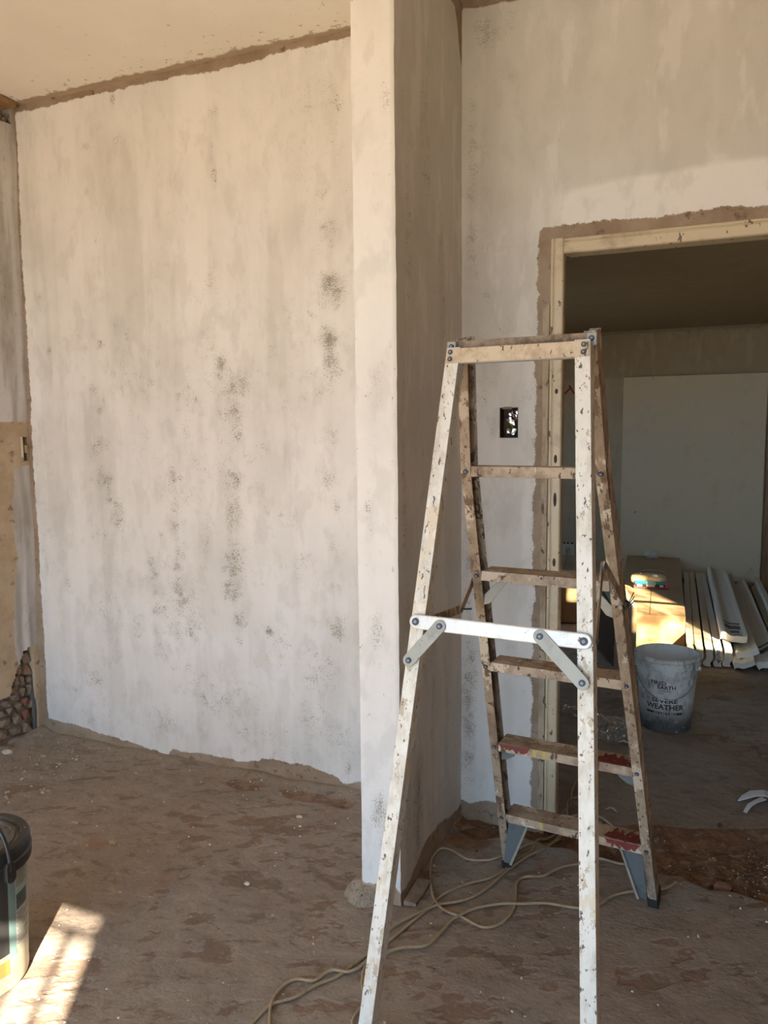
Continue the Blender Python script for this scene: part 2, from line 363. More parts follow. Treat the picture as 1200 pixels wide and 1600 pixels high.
def roller_tone(U, V):
    """overlapping vertical roller passes, about 0.2 m wide"""
    t = np.zeros_like(U) + .35
    for k in range(60):
        x = ROLL.uniform(-2.9, .5); z = ROLL.uniform(0.1, 2.8); w2 = ROLL.uniform(.06, .11); hgt = ROLL.uniform(.2, .75); s = ROLL.uniform(-.28, .28)
        m_ = (sstep(-w2 - .012, -w2, U - x - .02 * np.sin(V * 2 + k)) * (1 - sstep(w2, w2 + .012, U - x - .02 * np.sin(V * 2 + k)))) * (sstep(-hgt - .12, -hgt, V - z) * (1 - sstep(hgt, hgt + .12, V - z)))
        t = t + s * m_
    return t
BK = np.array([(-2.95, .085), (-2.875, .079), (-2.62, .060), (-2.598, .052), (-2.35, .030), (-2.17, .004), (-2.15, .034), (-1.94, .041), (-1.80, .036), (-1.70, .050), (-1.68, .068), (-1.464, .072), (-1.33, .046), (-1.30, .018), (-1.26, .03), (-1.228, .045), (-.93, .045), (-.80, .045), (-.765, .040), (-.70, .058), (-.514, .052), (1.0, .05)])
def bare_back(U, V):
    zb = np.interp(U, BK[:, 0], BK[:, 1]) + .010 * (fbm(U * 40, U * 0 + 3, 3) - .5)
    step = np.floor(fbm(U * 6, U * 0 + 8, 2) * 5) / 5
    zt = 2.852 + .018 * (step - .4) + .008 * (fbm(U * 50, U * 0 + 1, 2) - .5)
    zt = np.where(U > -.8, 2.862 + .02 * (fbm(U * 12, U * 0 + 5, 3) - .5), zt)
    d = np.maximum(zb - V, V - zt)
    xl = XL0 + .052 + .012 * (fbm(V * 6, V * 0 + 2, 3) - .5) + (V / ZC) * .012
    d = np.maximum(d, xl - U)
    # raw band round the door frame
    wl = .047 + .022 * (fbm(V * 7, V * 0 + 12, 3) - .5) + .012 * (fbm(V * 30, V * 0 + 4, 2) - .5)
    wt = .040 + .025 * (fbm(U * 6, U * 0 + 22, 3) - .5)
    dl = np.minimum(U - (DX0 - wl), DX1 + .05 - U)
    dt = (DZ + wt) - V
    dr = np.minimum(dl, dt)
    d = np.maximum(d, np.minimum(dr, .03))
    d = np.where(U > DX0 - .15, d, np.where(U > -.8, np.maximum(zb - V, V - zt), d))
    return .5 + np.clip(d / .024, -3, 3) * .5
def back_fields(U, V):
    st = stain_field(U, V, STAINS)
    st = np.maximum(st, .42 * sstep(.50, .68, fbm(U * 6.5 + 3, V * 1.6, 3)) * fbm(U * 25, V * 12, 3) * sstep(2.4, 1.5, V) * sstep(-.80, -.95, U))
    st = np.maximum(st, .30 * sstep(.52, .68, fbm(U * 5 + 13, V * 2.2, 3)) * fbm(U * 25, V * 12, 3))
    tone = roller_tone(U, V)
    # greyer thin coat low down in vertical drags, white skim arc over the door
    tone = tone + .18 * (fbm(U * 5, V * 1.2, 3) - .4)
    arc = sstep(.02, -.02, V - (2.20 + .04 * np.sin((U + .55) * 2.6) + .01)) * sstep(DX0 - .02, DX0 + .08, U) * sstep(2.08, 2.10, V)
    tone = tone * (1 - arc) - .25 * arc
    bay_shade = sstep(-.82, -.78, U) * sstep(1.4, 1.9, V) * (1 - arc)  # upper door bay toned darker, its weaker light put into the paint
    tone = tone + .45 * bay_shade
    return dict(bare=bare_back(U, V), stain=st, tone=tone)
def back_place(U, V):
    y = WY + .004 * (fbm(U * 2.2, V * 2.2, 3) - .5) * 2 + .0015 * (fbm(U * 14, V * 8, 2) - .5)
    return U, y, V
BOX = (-.664, -.599, 1.413, 1.519)
wall_back = grid_surface('wall_back', seq(XL0 - .2, -2.80, .012) + seq(-2.80, -.42, .014) + seq(-.42, DX1, .03) + seq(DX1, 2.2, .12) + [DX0, DX1, BOX[0], BOX[1], .74, 1.52],
                         seq(0, .16, .008) + seq(.16, 2.0, .016) + seq(2.0, ZC, .012) + [DZ, BOX[2], BOX[3], 1.35, 2.28, -.03, ZC + .12],
                         back_place, holes=[(DX0, DX1, -1, DZ), BOX, (.74, 1.52, 1.35, 2.28)], fields=back_fields, mat=M_wall, thick=(0, .115, 0))

# pier: a thin wall end that stands out into the room
def pier():
    segs = []
    us = seq(PX0, PX1, .016); zs = seq(0, .2, .01) + seq(.2, ZC, .03)
    per = [(PX0, WY + .02), (PX0, PY), (PX1, PY), (PX1, WY + .02)]
    pts = []
    for (a, b), st in ((((PX0, WY + .02), (PX0, PY)), .05), (((PX0, PY), (PX1, PY)), .016), (((PX1, PY), (PX1, WY + .02)), .02)):
        n = max(1, int(math.hypot(b[0] - a[0], b[1] - a[1]) / st))
        for k in range(n): pts.append((a[0] + (b[0] - a[0]) * k / n, a[1] + (b[1] - a[1]) * k / n))
    pts.append(per[-1])
    pts = np.array(pts); zs = np.array(sorted(set(np.round(zs, 5))))
    n, m = len(pts), len(zs)
    cum = np.concatenate([[0], np.cumsum(np.hypot(*np.diff(pts, axis=0).T))])
    X = np.repeat(pts[:, 0][:, None], m, 1); Y = np.repeat(pts[:, 1][:, None], m, 1); Z = np.repeat(zs[None], n, 0)
    wob = .003 * (fbm(Z * 3, X * 0 + 4, 3) - .5)
    X = X + wob + .002 * (fbm(Z * 40, X * 20, 2) - .5); Y = Y + .004 * (fbm(Z * 2.5 + 9, X * 0, 2) - .5)
    idx = np.arange(n * m).reshape(n, m)
    fs = [(idx[i, j], idx[i + 1, j], idx[i + 1, j + 1], idx[i, j + 1]) for i in range(n - 1) for j in range(m - 1)]
    me = bpy.data.meshes.new('wall_pier'); me.from_pydata(np.stack([X, Y, Z], -1).reshape(-1, 3).tolist(), [], [tuple(int(q) for q in f) for f in fs]); me.update()
    s = np.repeat(cum[:, None], m, 1)
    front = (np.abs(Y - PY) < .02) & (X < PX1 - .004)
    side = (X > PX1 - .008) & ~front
    st = stain_field(X, Z, PSTAINS) * front
    # side face: vertical dark drags
    SS = [(2.12, .5, .03, .5, .7), (2.2, .25, .05, .25, .8), (2.35, .7, .03, .5, .5), (2.1, 1.3, .02, .5, .5), (2.45, 1.9, .04, .4, .45), (2.15, 2.0, .03, .3, .5), (2.3, 2.3, .06, .4, .35), (2.1, 2.35, .015, .06, .8), (2.5, .5, .03, .3, .5), (2.25, 1.2, .05, .4, .3)]
    st = np.maximum(st, stain_field(Y, Z, SS) * side)
    tone = .12 + .5 * (fbm(X * 9, Z * .9, 3) - .5) + side * (.75 + .9 * (fbm(Y * 7, Z * .8, 3) - .45))  # side face: greyer coat, darkened further with shade put into the tone
    zb = np.where(side, .045 + .05 * sstep(2.08, 2.3, Y) - .06 * sstep(2.3, 2.6, Y) + .03 * (fbm(Y * 9, Y * 0, 2) - .5), .055 + .025 * (fbm(X * 25, X * 0 + 7, 2) - .5))
    d = zb - Z
    d = np.maximum(d, np.where(side, Z - (2.84 + .02 * (fbm(Y * 8, Y * 0, 2) - .5) - .16 * sstep(2.60, 2.68, Y)), -1))
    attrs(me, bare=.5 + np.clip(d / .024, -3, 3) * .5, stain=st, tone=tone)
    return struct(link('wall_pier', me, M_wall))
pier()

# left wall with an exposed rubble hole by the corner
HOLE = [(2.20, .22), (2.30, .245), (2.42, .235), (2.465, .24), (2.519, .243), (2.527, .285), (2.542, .312), (2.575, .37), (2.602, .43), (2.630, .437), (2.654, .428), (2.656, .02), (2.20, -.05)]
def in_poly(Y, Z, poly):
    c = np.zeros(np.shape(Y), bool); n = len(poly)
    for i in range(n):
        (x0, y0), (x1, y1) = poly[i], poly[(i + 1) % n]
        cond = (y0 > Z) != (y1 > Z)
        with np.errstate(divide='ignore', invalid='ignore'):
            c ^= cond & (Y < (x1 - x0) * (Z - y0) / (y1 - y0 + 1e-12) + x0)
    return c
SWB = (2.642, 2.672, 1.315, 1.43)
TOPH = (2.2, 2.665, 2.80, 2.872)
def left_place(U, V):
    x = XL0 + (XL1 - XL0) * V / ZC + .006 * (fbm(U * 9, V * 4, 3) - .5)
    # plaster thickens into the corner
    x = x + .012 * sstep(2.56, 2.68, U) * (.5 + fbm(V * 5, U * 0 + 3, 2))
    return x, U, V
def left_fields(U, V):
    # "bare" = old tan paint; white filler near the corner
    wcol = .10 + .05 * (fbm(V * 4, V * 0 + 6, 3) - .4) * 2
    edge = WY - wcol
    d = (edge - U) + .015 * (fbm(V * 9, U * 5, 2) - .5)
    up = sstep(1.49, 1.52, V)
    tan = np.where(V > 1.5, np.where((V > 1.5) & (V < 1.62), -.05, d - .10 + .35 * (fbm(V * 3.3 + 7, U * 9, 3) - .42)), d)
    tan = np.where((V < 1.5) & (V > 1.28) & (U < 2.70), np.maximum(tan, .03), tan)
    tan = np.where(V < .45, np.where(U > 2.635, .05, tan), tan)
    return dict(bare=.5 + np.clip(tan / .03, -2, 2) * .5, stain=.35 * fbm(U * 14, V * 5, 3) * (fbm(U * 3, V * 2, 2) > .5), tone=.45 + 2.2 * (fbm(U * 34, V * 2.0, 3) - .5) + .4 * sstep(1.6, 1.8, V))
wall_left = grid_surface('wall_left', seq(YR - .15, 2.1, .15) + seq(2.1, WY + .115, .008) + list(SWB[:2]) + list(TOPH[:2]), seq(0, .5, .012) + seq(.5, ZC, .03) + list(SWB[2:]) + list(TOPH[2:]) + [-.03, ZC + .12],
                         left_place, holes=[SWB, TOPH], fields=left_fields, mat=M_left, thick=(-.05, 0, 0), keep=lambda U, V: ~in_poly(U, V, HOLE))

# floor ------------------------------------------------------------
PIT = [(-.80, 2.60), (-.70, 2.52), (-.56, 2.60), (-.40, 2.57), (-.20, 2.545), (-.03, 2.535), (.02, 2.515), (.07, 2.495), (.12, 2.51), (.24, 2.50), (.5, 2.49), (.74, 2.5), (.74, 2.98), (.3, 2.99), (.1, 2.90), (-.09, 2.86), (-.25, 2.80), (-.45, 2.78), (-.6, 2.70), (-.80, 2.70)]
def poly_sd(X, Y, poly):
    """signed distance, positive inside"""
    d = np.full(X.shape, 9.0); n = len(poly)
    for i in range(n):
        a = np.array(poly[i]); b = np.array(poly[(i + 1) % n]); e = b - a
        t = np.clip(((X - a[0]) * e[0] + (Y - a[1]) * e[1]) / (e @ e), 0, 1)
        d = np.minimum(d, np.hypot(X - a[0] - t * e[0], Y - a[1] - t * e[1]))
    return np.where(in_poly(X, Y, poly), d, -d)
def floor_fields(X, Y):
    sd = poly_sd(X, Y, PIT) + .05 * (fbm(X * 9, Y * 9, 3) - .5)
    soil = sstep(-.01, .02, sd)
    # reddish ground line along the foot of the left bay
    strip = np.exp(-((Y - (WY - .09 - .03 * fbm(X * 3, Y * 0, 2))) / .05) ** 2) * (X < PX0 + .02) * sstep(-2.3, -1.6, X)
    soil2 = np.clip(strip * (fbm(X * 7, Y * 9, 3) * 1.7 - .15), 0, 1)
    corner = np.exp(-((X + .72) / .13) ** 2 - ((Y - 2.5) / .11) ** 2)
    ca, sa = math.cos(.55), math.sin(.55)
    u = X * ca + Y * sa; v = -X * sa + Y * ca
    flake = fbm(u * 7.5, v * 19, 4)
    low = sstep(.66, .70, flake) * (1 - soil) * sstep(.38, .55, fbm(X * 1.7 + 5, Y * 1.7, 2))
    flake2 = fbm(u * 17 + 40, v * 34, 3)
    low = np.maximum(low, .8 * sstep(.66, .70, flake2) * (1 - soil) * sstep(.4, .55, fbm(X * 1.3, Y * 1.3, 2)))
    # bigger lost patches in front of the ladder
    for (x, y, a, b) in ((-.47, 1.93, .075, .045), (-.62, 1.83, .06, .03), (-.55, 1.75, .04, .025), (-1.30, 2.0, .13, .05), (-1.02, 2.1, .09, .05), (-1.45, 2.33, .16, .05), (-1.7, 2.25, .12, .04), (-1.05, 2.36, .08, .05), (-.33, 1.9, .03, .03), (-1.2, 1.68, .05, .04)):
        q = ((X - x) / a) ** 2 + ((Y - y) / b) ** 2 + 4.2 * (fbm(u * 14, v * 26, 4) - .5)
        low = np.maximum(low, .8 * sstep(.75, .45, q))
    dust = np.exp(-((Y - WY) / .12) ** 2) * (X < PX0) * .9 + .9 * np.exp(-((X + 2.85) / .2) ** 2 - ((Y - 2.5) / .3) ** 2)
    return dict(low=low, soil=np.clip(np.maximum(np.maximum(soil, soil2), corner * .75), 0, 1), dust=np.clip(dust, 0, 1)), sd, soil
def floor_place(U, V):
    f, sd, soil = floor_fields(U, V)
    z = -.0022 * f['low'] + .0035 * (fbm(U * 6, V * 6, 3) - .5) + .002 * (fbm(U * 30, V * 30, 2) - .5)
    soil = soil * sstep(-.02, .16, np.minimum(sd + .5 * (V < 2.72), .5)) ** 1.0
    z = z - soil * (.020 + .012 * fbm(U * 12, V * 12, 3)) + soil * .016 * (fbm(U * 45, V * 45, 3) - .45)
    z = z + .022 * np.exp(-((V - WY) / .05) ** 2) * (U < PX0) * fbm(U * 9, V * 9, 3) + .05 * np.exp(-((U + 2.93) / .09) ** 2 - ((V - 2.55) / .25) ** 2) * fbm(U * 12, V * 12, 3)
    z = z - .004
    return U, V, z
grid_surface('floor', seq(XL0 - .02, .42, .008) + seq(.42, FX1, .1) + [XL0 - .3], seq(YR, 1.1, .1) + seq(1.1, 3.15, .008) + seq(3.15, 5.2, .025) + seq(5.2, FY + .1, .12),
             floor_place, fields=lambda U, V: floor_fields(U, V)[0], mat=M_floor)

# ceiling
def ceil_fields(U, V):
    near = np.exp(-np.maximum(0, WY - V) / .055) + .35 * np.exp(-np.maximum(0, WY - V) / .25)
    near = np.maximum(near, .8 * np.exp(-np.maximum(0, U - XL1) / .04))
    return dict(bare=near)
grid_surface('ceiling', seq(XL0 - .1, XR + .1, .05), seq(YR - .15, 1.8, .2) + seq(1.8, WY + .05, .02), lambda U, V: (U, V, ZC + .004 * (fbm(U * 5, V * 5, 2) - .5) - .010 * np.exp(-(WY - V) / .02) * fbm(U * 22, V * 4, 2)), fields=ceil_fields, mat=M_ceil, thick=(0, 0, .1))

# right wall and window wall (behind the camera, they bounce and admit the daylight)
plain = lambda U, V: dict(bare=U * 0, stain=U * 0, tone=U * 0 + .3)
grid_surface('wall_right', seq(YR - .15, WY, .3), seq(-.03, ZC + .1, .3), lambda U, V: (U * 0 + XR, U, V), fields=lambda U, V: dict(bare=U * 0 + 1, stain=U * 0, tone=U * 0), mat=M_wall, thick=(.1, 0, 0))
WX0, WX1, WZ1 = -2.60, .34, 2.02
grid_surface('wall_rear', [XL0 - .1, WX0, WX1, XR + .1], [-.03, .04, WZ1, ZC + .1], lambda U, V: (U, V * 0 + YR, V), holes=[(WX0, WX1, .04, WZ1)], fields=plain, mat=M_wall, thick=(0, -.15, 0))
M_iron = flat('window_iron', (.05, .045, .04), .5, .2)
M_cream = grime('cream_gloss_paint', (.60, .50, .34), (.40, .31, .20), .35, 6, (.13, .09, .06), .35, 40, .45, bstr=.15)
win = thing('window_1', 'wide barred opening in the wall behind the viewer', 'window', (0, YR, .04)); win['kind'] = 'structure'
mb = MB(); 
for lo, hi in (((WX0, YR - .12, .04), (WX0 + .05, YR - .06, WZ1)), ((WX1 - .05, YR - .12, .04), (WX1, YR - .06, WZ1)), ((WX0, YR - .12, WZ1 - .05), (WX1, YR - .06, WZ1)), ((WX0, YR - .12, .04), (WX1, YR - .06, .08))): mb.box(lo, hi)
obj('window_frame', mb, M_cream, win)
for k, z in enumerate((1.905, 1.1, .3)): obj('cross_bar', MB().box((WX0 + .05, YR - .075, z - .011), (WX1 - .05, YR - .06, z + .011)), M_iron, win)
x = WX1 - .05 - .115
while x > WX0 + .1:
    obj('bar', MB().cyl((x, YR - .067, .08), (x, YR - .067, 1.905), .011, 8), M_iron, win); x -= .115

# outside ground that the low sun and the sky light up
t = NT('yard_sand'); n = t.noise(t.pos(), 2, 5)
M_yard = t.finish(t.mix(n, (.58, .455, .325), (.68, .54, .39)), .95)
struct(link('yard_ground', (lambda me: (me.from_pydata([(-14, -16, -.06), (14, -16, -.06), (14, 18, -.06), (-14, 18, -.06)], [], [(0, 1, 2, 3)]), me)[1])(bpy.data.meshes.new('yard_ground')), M_yard))

# far room ---------------------------------------------------------
def far_fields(U, V):
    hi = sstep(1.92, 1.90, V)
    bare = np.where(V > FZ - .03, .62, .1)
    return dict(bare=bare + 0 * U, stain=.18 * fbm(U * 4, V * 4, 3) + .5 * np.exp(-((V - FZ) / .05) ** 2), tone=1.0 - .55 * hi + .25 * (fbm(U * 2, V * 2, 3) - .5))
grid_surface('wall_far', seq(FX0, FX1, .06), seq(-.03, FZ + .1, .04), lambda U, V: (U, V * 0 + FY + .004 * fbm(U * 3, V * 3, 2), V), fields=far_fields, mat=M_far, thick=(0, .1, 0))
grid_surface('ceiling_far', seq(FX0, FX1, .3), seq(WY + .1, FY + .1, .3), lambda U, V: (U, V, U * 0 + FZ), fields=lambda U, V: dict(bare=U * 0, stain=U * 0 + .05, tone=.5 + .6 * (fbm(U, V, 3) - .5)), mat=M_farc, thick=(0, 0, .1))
for nm, x, th in (('wall_far_left', FX0, -.1), ('wall_far_right', FX1, .1)):
    grid_surface(nm, seq(WY + .125, FY + .1, .3) + [5.2, 6.0], seq(-.03, FZ + .1, .3) + [1.0, 1.8], lambda U, V, x=x: (U * 0 + x, U, V), holes=[(5.2, 6.0, 1.0, 1.8)] if x < 0 else [], fields=lambda U, V: dict(bare=U * 0, stain=U * 0, tone=U * 0 + .6), mat=M_far, thick=(th, 0, 0))
w2 = thing('window_2', 'side window of the far room, out of sight beyond the doorway', 'window', (1.13, WY + .05, 1.35)); w2['kind'] = 'structure'
mb = MB()
for lo, hi in (((.74, WY + .03, 1.35), (.77, WY + .08, 2.28)), ((1.49, WY + .03, 1.35), (1.52, WY + .08, 2.28)), ((.74, WY + .03, 1.35), (1.52, WY + .08, 1.38)), ((.74, WY + .03, 2.25), (1.52, WY + .08, 2.28))): mb.box(lo, hi)
obj('window_frame', mb, M_cream, w2)
obj('mullion', MB().box((.74, WY + .035, 1.86), (1.52, WY + .07, 1.89)), M_cream, w2)
t = NT('sun_dimming_glass'); tr = t.n('ShaderNodeBsdfTransparent'); t.put(tr.inputs['Color'], t.mix(t.rng(t.noise(t.pos(), 5, 4, .6), .38, .62), (.40, .36, .30), (.92, .88, .80))); t.t.links.new(tr.outputs[0], t.out.inputs['Surface'])  # patchy tinted glass, added to weaken and dapple the sun through this window
for z0_, z1_ in ((1.38, 1.86), (1.89, 2.25)): obj('pane', MB().box((.77, WY + .050, z0_), (1.49, WY + .053, z1_)), t.mat, w2)

w3 = thing('fill_window', 'added opening in the left wall of the far room, out of sight, for sky fill', 'window', (FX0 - .05, 5.6, 1.0)); w3['kind'] = 'structure'  # unseen opening, added to let soft sky light brighten the far room
mb = MB()
for lo, hi in (((FX0 - .08, 5.2, 1.0), (FX0 - .03, 5.24, 1.8)), ((FX0 - .08, 5.96, 1.0), (FX0 - .03, 6.0, 1.8)), ((FX0 - .08, 5.2, 1.0), (FX0 - .03, 6.0, 1.04)), ((FX0 - .08, 5.2, 1.76), (FX0 - .03, 6.0, 1.8))): mb.box(lo, hi)
obj('window_frame', mb, M_cream, w3)
M_board = grime('pale_board', (.76, .63, .445), (.67, .55, .385), .3, 3, (.16, .13, .1), .12, 22, .75, bstr=.08)
tag(obj('wall_panel', MB().box((-.70, FY - .03, .03), (.515, FY - .004, 1.905)), M_board, None, (-.09, FY - .03, .03), bevel=.006), 'large pale board fixed flat against the back wall of the far room', 'panel')
M_timber = grime('brown_timber', (.32, .18, .085), (.20, .11, .05), .5, 4, None, 0, 60, .55, stretch=(8, 8, 1))
struct(obj('trim_1', MB().box((.525, FY - .10, -.01), (.66, FY - .005, 2.1)), M_timber, None, (.59, FY - .05, 0), bevel=.004), 'brown timber post at the right end of the pale board', 'post')

# door frame: pressed steel, cream paint
def door_frame():
    d = thing('door_1', 'cream painted door frame of the opening into the far room', 'door frame', (DX0, WY, 0)); d['kind'] = 'structure'
    y0, y1 = WY - .012, WY + .12
    def jamb(name, x, s):
        # profile in (x,y): face, bead, reveal, rebate
        prof = [(0, y1), (0, y0 + .004), (.004, y0), (.009, y0), (.011, y0 + .005), (.014, y0 + .005), (.016, y0 - .001), (.040, y0 - .001), (.044, y0 + .004), (.044, y0 + .05), (.030, y0 + .052), (.030, y1)]
        path = [(x, 0, -.01), (x, 0, DZ)]
        return obj(name, MB().sweep([(s * p, q) for p, q in prof], path, Vector((1, 0, 0)), Vector((0, 1, 0))), M_cream, d, bevel=.0012)
    jamb('jamb', DX0 + .001, 1); jamb('jamb', DX1 - .001, -1)
    prof = [(0, y1), (0, y0 + .004), (.004, y0), (.009, y0), (.011, y0 + .005), (.014, y0 + .005), (.016, y0 - .001), (.046, y0 - .001), (.050, y0 + .004), (.050, y0 + .05), (.038, y0 + .052), (.038, y1)]
    obj('head', MB().sweep([(q, -p) for p, q in prof], [(DX0 + .0445, 0, DZ - .001), (DX1 - .0445, 0, DZ - .001)], Vector((0, 1, 0)), Vector((0, 0, 1))), M_cream, d, bevel=.0012)
    # paint chips and keep holes on the near jamb
    Mk = flat('dark_hole', (.06, .045, .03), .9)
    for z, hgt in ((1.57, .018), (1.34, .030), (1.20, .05), (.98, .03)):
        obj('latch_hole', MB().prism([(.0055 * math.cos(a), hgt * .5 * math.sin(a)) for a in np.linspace(0, 2 * math.pi, 12, endpoint=False)], (DX0 + .027, y0 - .0006, z), Vector((1, 0, 0)), Vector((0, 0, 1)), Vector((0, -1, 0)), .0012), Mk, d)
    return d
door_frame()
# broken strip of lighter plaster standing beside the jamb
M_strip = grime('raw_strip', (.44, .36, .26), (.27, .19, .125), .5, 12, (.14, .10, .07), .5, 45, .9, bstr=.6, stretch=(1, 1, .35))
mb = MB(); N = 120
zz = np.linspace(0.0, 1.86, N)
xa = DX0 - .021 - .005 * fbm(zz * 9, zz * 0 + 2, 3); xb = np.full(N, DX0 - .001); yy = WY - .006 - .006 * fbm(zz * 20, zz * 0 + 6, 3)
vsx = []; fsx = []
for k in range(N): vsx += [(xa[k], WY + .004, zz[k]), (xa[k] + .002, yy[k], zz[k]), (xb[k], yy[k] - .001, zz[k]), (xb[k], WY + .004, zz[k])]
for k in range(N - 1):
    for i in range(3): fsx.append((4 * k + i, 4 * k + i + 1, 4 * k + 5 + i, 4 * k + 4 + i))
fsx += [(0, 1, 2, 3), (4 * N - 1, 4 * N - 2, 4 * N - 3, 4 * N - 4)]
struct(obj('trim_2', MB().add(vsx, fsx), M_strip, None, (DX0, WY, 0)), 'broken plaster strip beside the left door jamb', 'trim')
# ------------------------------------------------------------------ rubble hole in the left wall
M_mortar = grime('earth_mortar', (.25, .19, .135), (.17, .122, .085), .5, 14, None, 0, 60, .95, bstr=.8)
M_stone = grime('old_brick', (.225, .165, .115), (.15, .105, .072), .45, 10, (.30, .12, .07), .25, 25, .95, bstr=.6)
M_red = grime('red_brick', (.20, .085, .055), (.20, .12, .08), .4, 12, None, 0, 60, .95, bstr=.6)
ORG['wall_left'] = (0, 0, 0)
mb = MB()
ys = np.linspace(2.12, 2.70, 40); zs = np.linspace(-.03, .50, 36)
Yg, Zg = np.meshgrid(ys, zs, indexing='ij'); Xg = XL0 - .028 + .03 * (fbm(Yg * 20, Zg * 20, 3) - .5)
mb.add(np.stack([Xg, Yg, Zg], -1).reshape(-1, 3), [(i * 36 + j, (i + 1) * 36 + j, (i + 1) * 36 + j + 1, i * 36 + j + 1) for i in range(39) for j in range(35)])
obj('mortar', mb, M_mortar, wall_left, fix=False)
ST = [(2.628, .39, .026, .036), (2.630, .325, .024, .030), (2.585, .345, .016, .035), (2.565, .295, .018, .030), (2.60, .28, .014, .030), (2.637, .275, .018, .022), (2.605, .225, .016, .025), (2.640, .225, .014, .035), (2.555, .215, .028, .022), (2.50, .20, .026, .022), (2.525, .165, .022, .016), (2.47, .165, .022, .018), (2.575, .165, .024, .022), (2.615, .175, .022, .024), (2.643, .16, .012, .03), (2.44, .205, .024, .020), (2.41, .16, .028, .022), (2.49, .12, .035, .020), (2.43, .11, .026, .018), (2.56, .11, .030, .028), (2.612, .115, .022, .03), (2.47, .065, .036, .024), (2.545, .055, .034, .022), (2.605, .05, .028, .028), (2.40, .06, .03, .022), (2.36, .13, .03, .03), (2.34, .2, .025, .022), (2.30, .07, .04, .03)]
for k, (y, z, a, b) in enumerate(ST):
    obj('brick', rock((XL0 - .030, y, z), (.036, a * 1.32, b * 1.32), 40 + k, sub=1, rough=.5), M_red if k in (13, 20) else M_stone, wall_left, smooth=False)
obj('conduit', MB().tube(spline([(XL0 - .008, 2.648, .01), (XL0 - .004, 2.652, .12), (XL0 - .008, 2.646, .22), (XL0 - .012, 2.652, .30)], .02), .009, 8), flat('grey_conduit', (.085, .085, .085), .6), wall_left, smooth=True)
# gap under the ceiling with the old batten showing
mb = MB().box((XL0 - .10, 2.1, 2.74), (XL0 - .045, 2.70, 2.90)); obj('gap_backing', mb, flat('black_gap', (.02, .014, .01), 1), wall_left)
obj('batten', MB().box((XL0 - .04, 2.0, 2.862), (XL1 + .055, 2.655, 2.888)), M_timber, wall_left, bevel=.003)
for k in range(7):
    obj('stone', rock((XL1 - .012, 2.60 + .012 * k, 2.815 + .012 * (k % 3)), (.016, .014, .014), 90 + k, sub=1), M_mortar if k % 2 else M_stone, wall_left)
# recessed switch box on the left wall
sb = thing('switch_box', 'small empty switch box sunk in the left wall beside the corner', 'switch box', (XL0 + .02, 2.657, 1.31))
M_sb = grime('dusty_plastic', (.36, .29, .20), (.24, .18, .12), .5, 20, None, 0, 60, .7)
y0, y1, z0, z1 = SWB; xx = XL0 + (XL1 - XL0) * 1.37 / ZC
mb = MB().box((xx - .045, y0, z0), (xx - .04, y1, z1)); mb.box((xx - .045, y0, z0), (xx + .012, y0 + .003, z1)); mb.box((xx - .045, y1 - .002, z0), (xx + .01, y1, z1)); mb.box((xx - .045, y0, z0), (xx + .008, y1, z0 + .003)); mb.box((xx - .045, y0, z1 - .003), (xx + .008, y1, z1))
obj('shell', mb, M_sb, sb)
obj('terminal_block', MB().box((xx - .035, y0 + .010, z0 + .040), (xx + .016, y1 - .003, z0 + .075)), flat('bakelite', (.42, .33, .22), .5), sb, bevel=.002)
obj('rim_strip', MB().box((xx - .002, y0 - .006, z0 + .02), (xx + .016, y0 - .002, z1)), flat('rim_cream', (.62, .52, .36), .6), sb)

# open electrical box in the back wall
eb = thing('electrical_box', 'open metal electrical box with loose wires sunk in the wall by the doorway', 'electrical box', ((BOX[0] + BOX[1]) / 2, WY + .02, BOX[2]))
M_ebx = grime('rusty_box', (.10, .06, .04), (.05, .03, .02), .5, 30, None, 0, 60, .7, .3)
x0, x1, z0, z1 = BOX; mb = MB()
mb.box((x0, WY + .048, z0), (x1, WY + .051, z1)); mb.box((x0, WY - .002, z0), (x0 + .002, WY + .05, z1)); mb.box((x1 - .002, WY - .002, z0), (x1, WY + .05, z1)); mb.box((x0, WY - .002, z0), (x1, WY + .05, z0 + .002)); mb.box((x0, WY - .002, z1 - .002), (x1, WY + .05, z1))
obj('shell', mb, M_ebx, eb)
M_foil = flat('crumpled_foil', (.72, .70, .66), .22, .9)
r = random.Random(4)
for k, (fx, fz, s) in enumerate(((.55, .80, .010), (.75, .70, .012), (.62, .52, .013), (.70, .20, .012), (.45, .22, .010), (.82, .85, .009), (.5, .62, .008))):
    obj('foil_scrap', rock((x0 + (x1 - x0) * fx, WY + .018 + .006 * (k % 2), z0 + (z1 - z0) * fz), (s, .008, s * 1.2), 200 + k, sub=2, rough=.9), M_foil, eb)
for k, (c0, cc) in enumerate(((.6, (.25, .03, .02)), (.7, (.04, .035, .03)), (.5, (.28, .22, .05)))):
    pts = [(x0 + (x1 - x0) * c0, WY + .045, z0 + .05), (x0 + (x1 - x0) * (c0 - .2), WY + .02, z0 + .065), (x0 + (x1 - x0) * (c0 + .15), WY + .012, z0 + .08 - .02 * k), (x0 + (x1 - x0) * (c0 + .1), WY + .02, z0 + .03)]
    obj('wire', MB().tube(spline(pts, .004), .0022, 6), flat('wire_%d' % k, cc, .5), eb, smooth=True)
obj('burr', rock(((x0 + x1) / 2 - .008, WY + .002, z1 - .002), (.022, .008, .006), 77, rough=.8), M_mortar, eb)

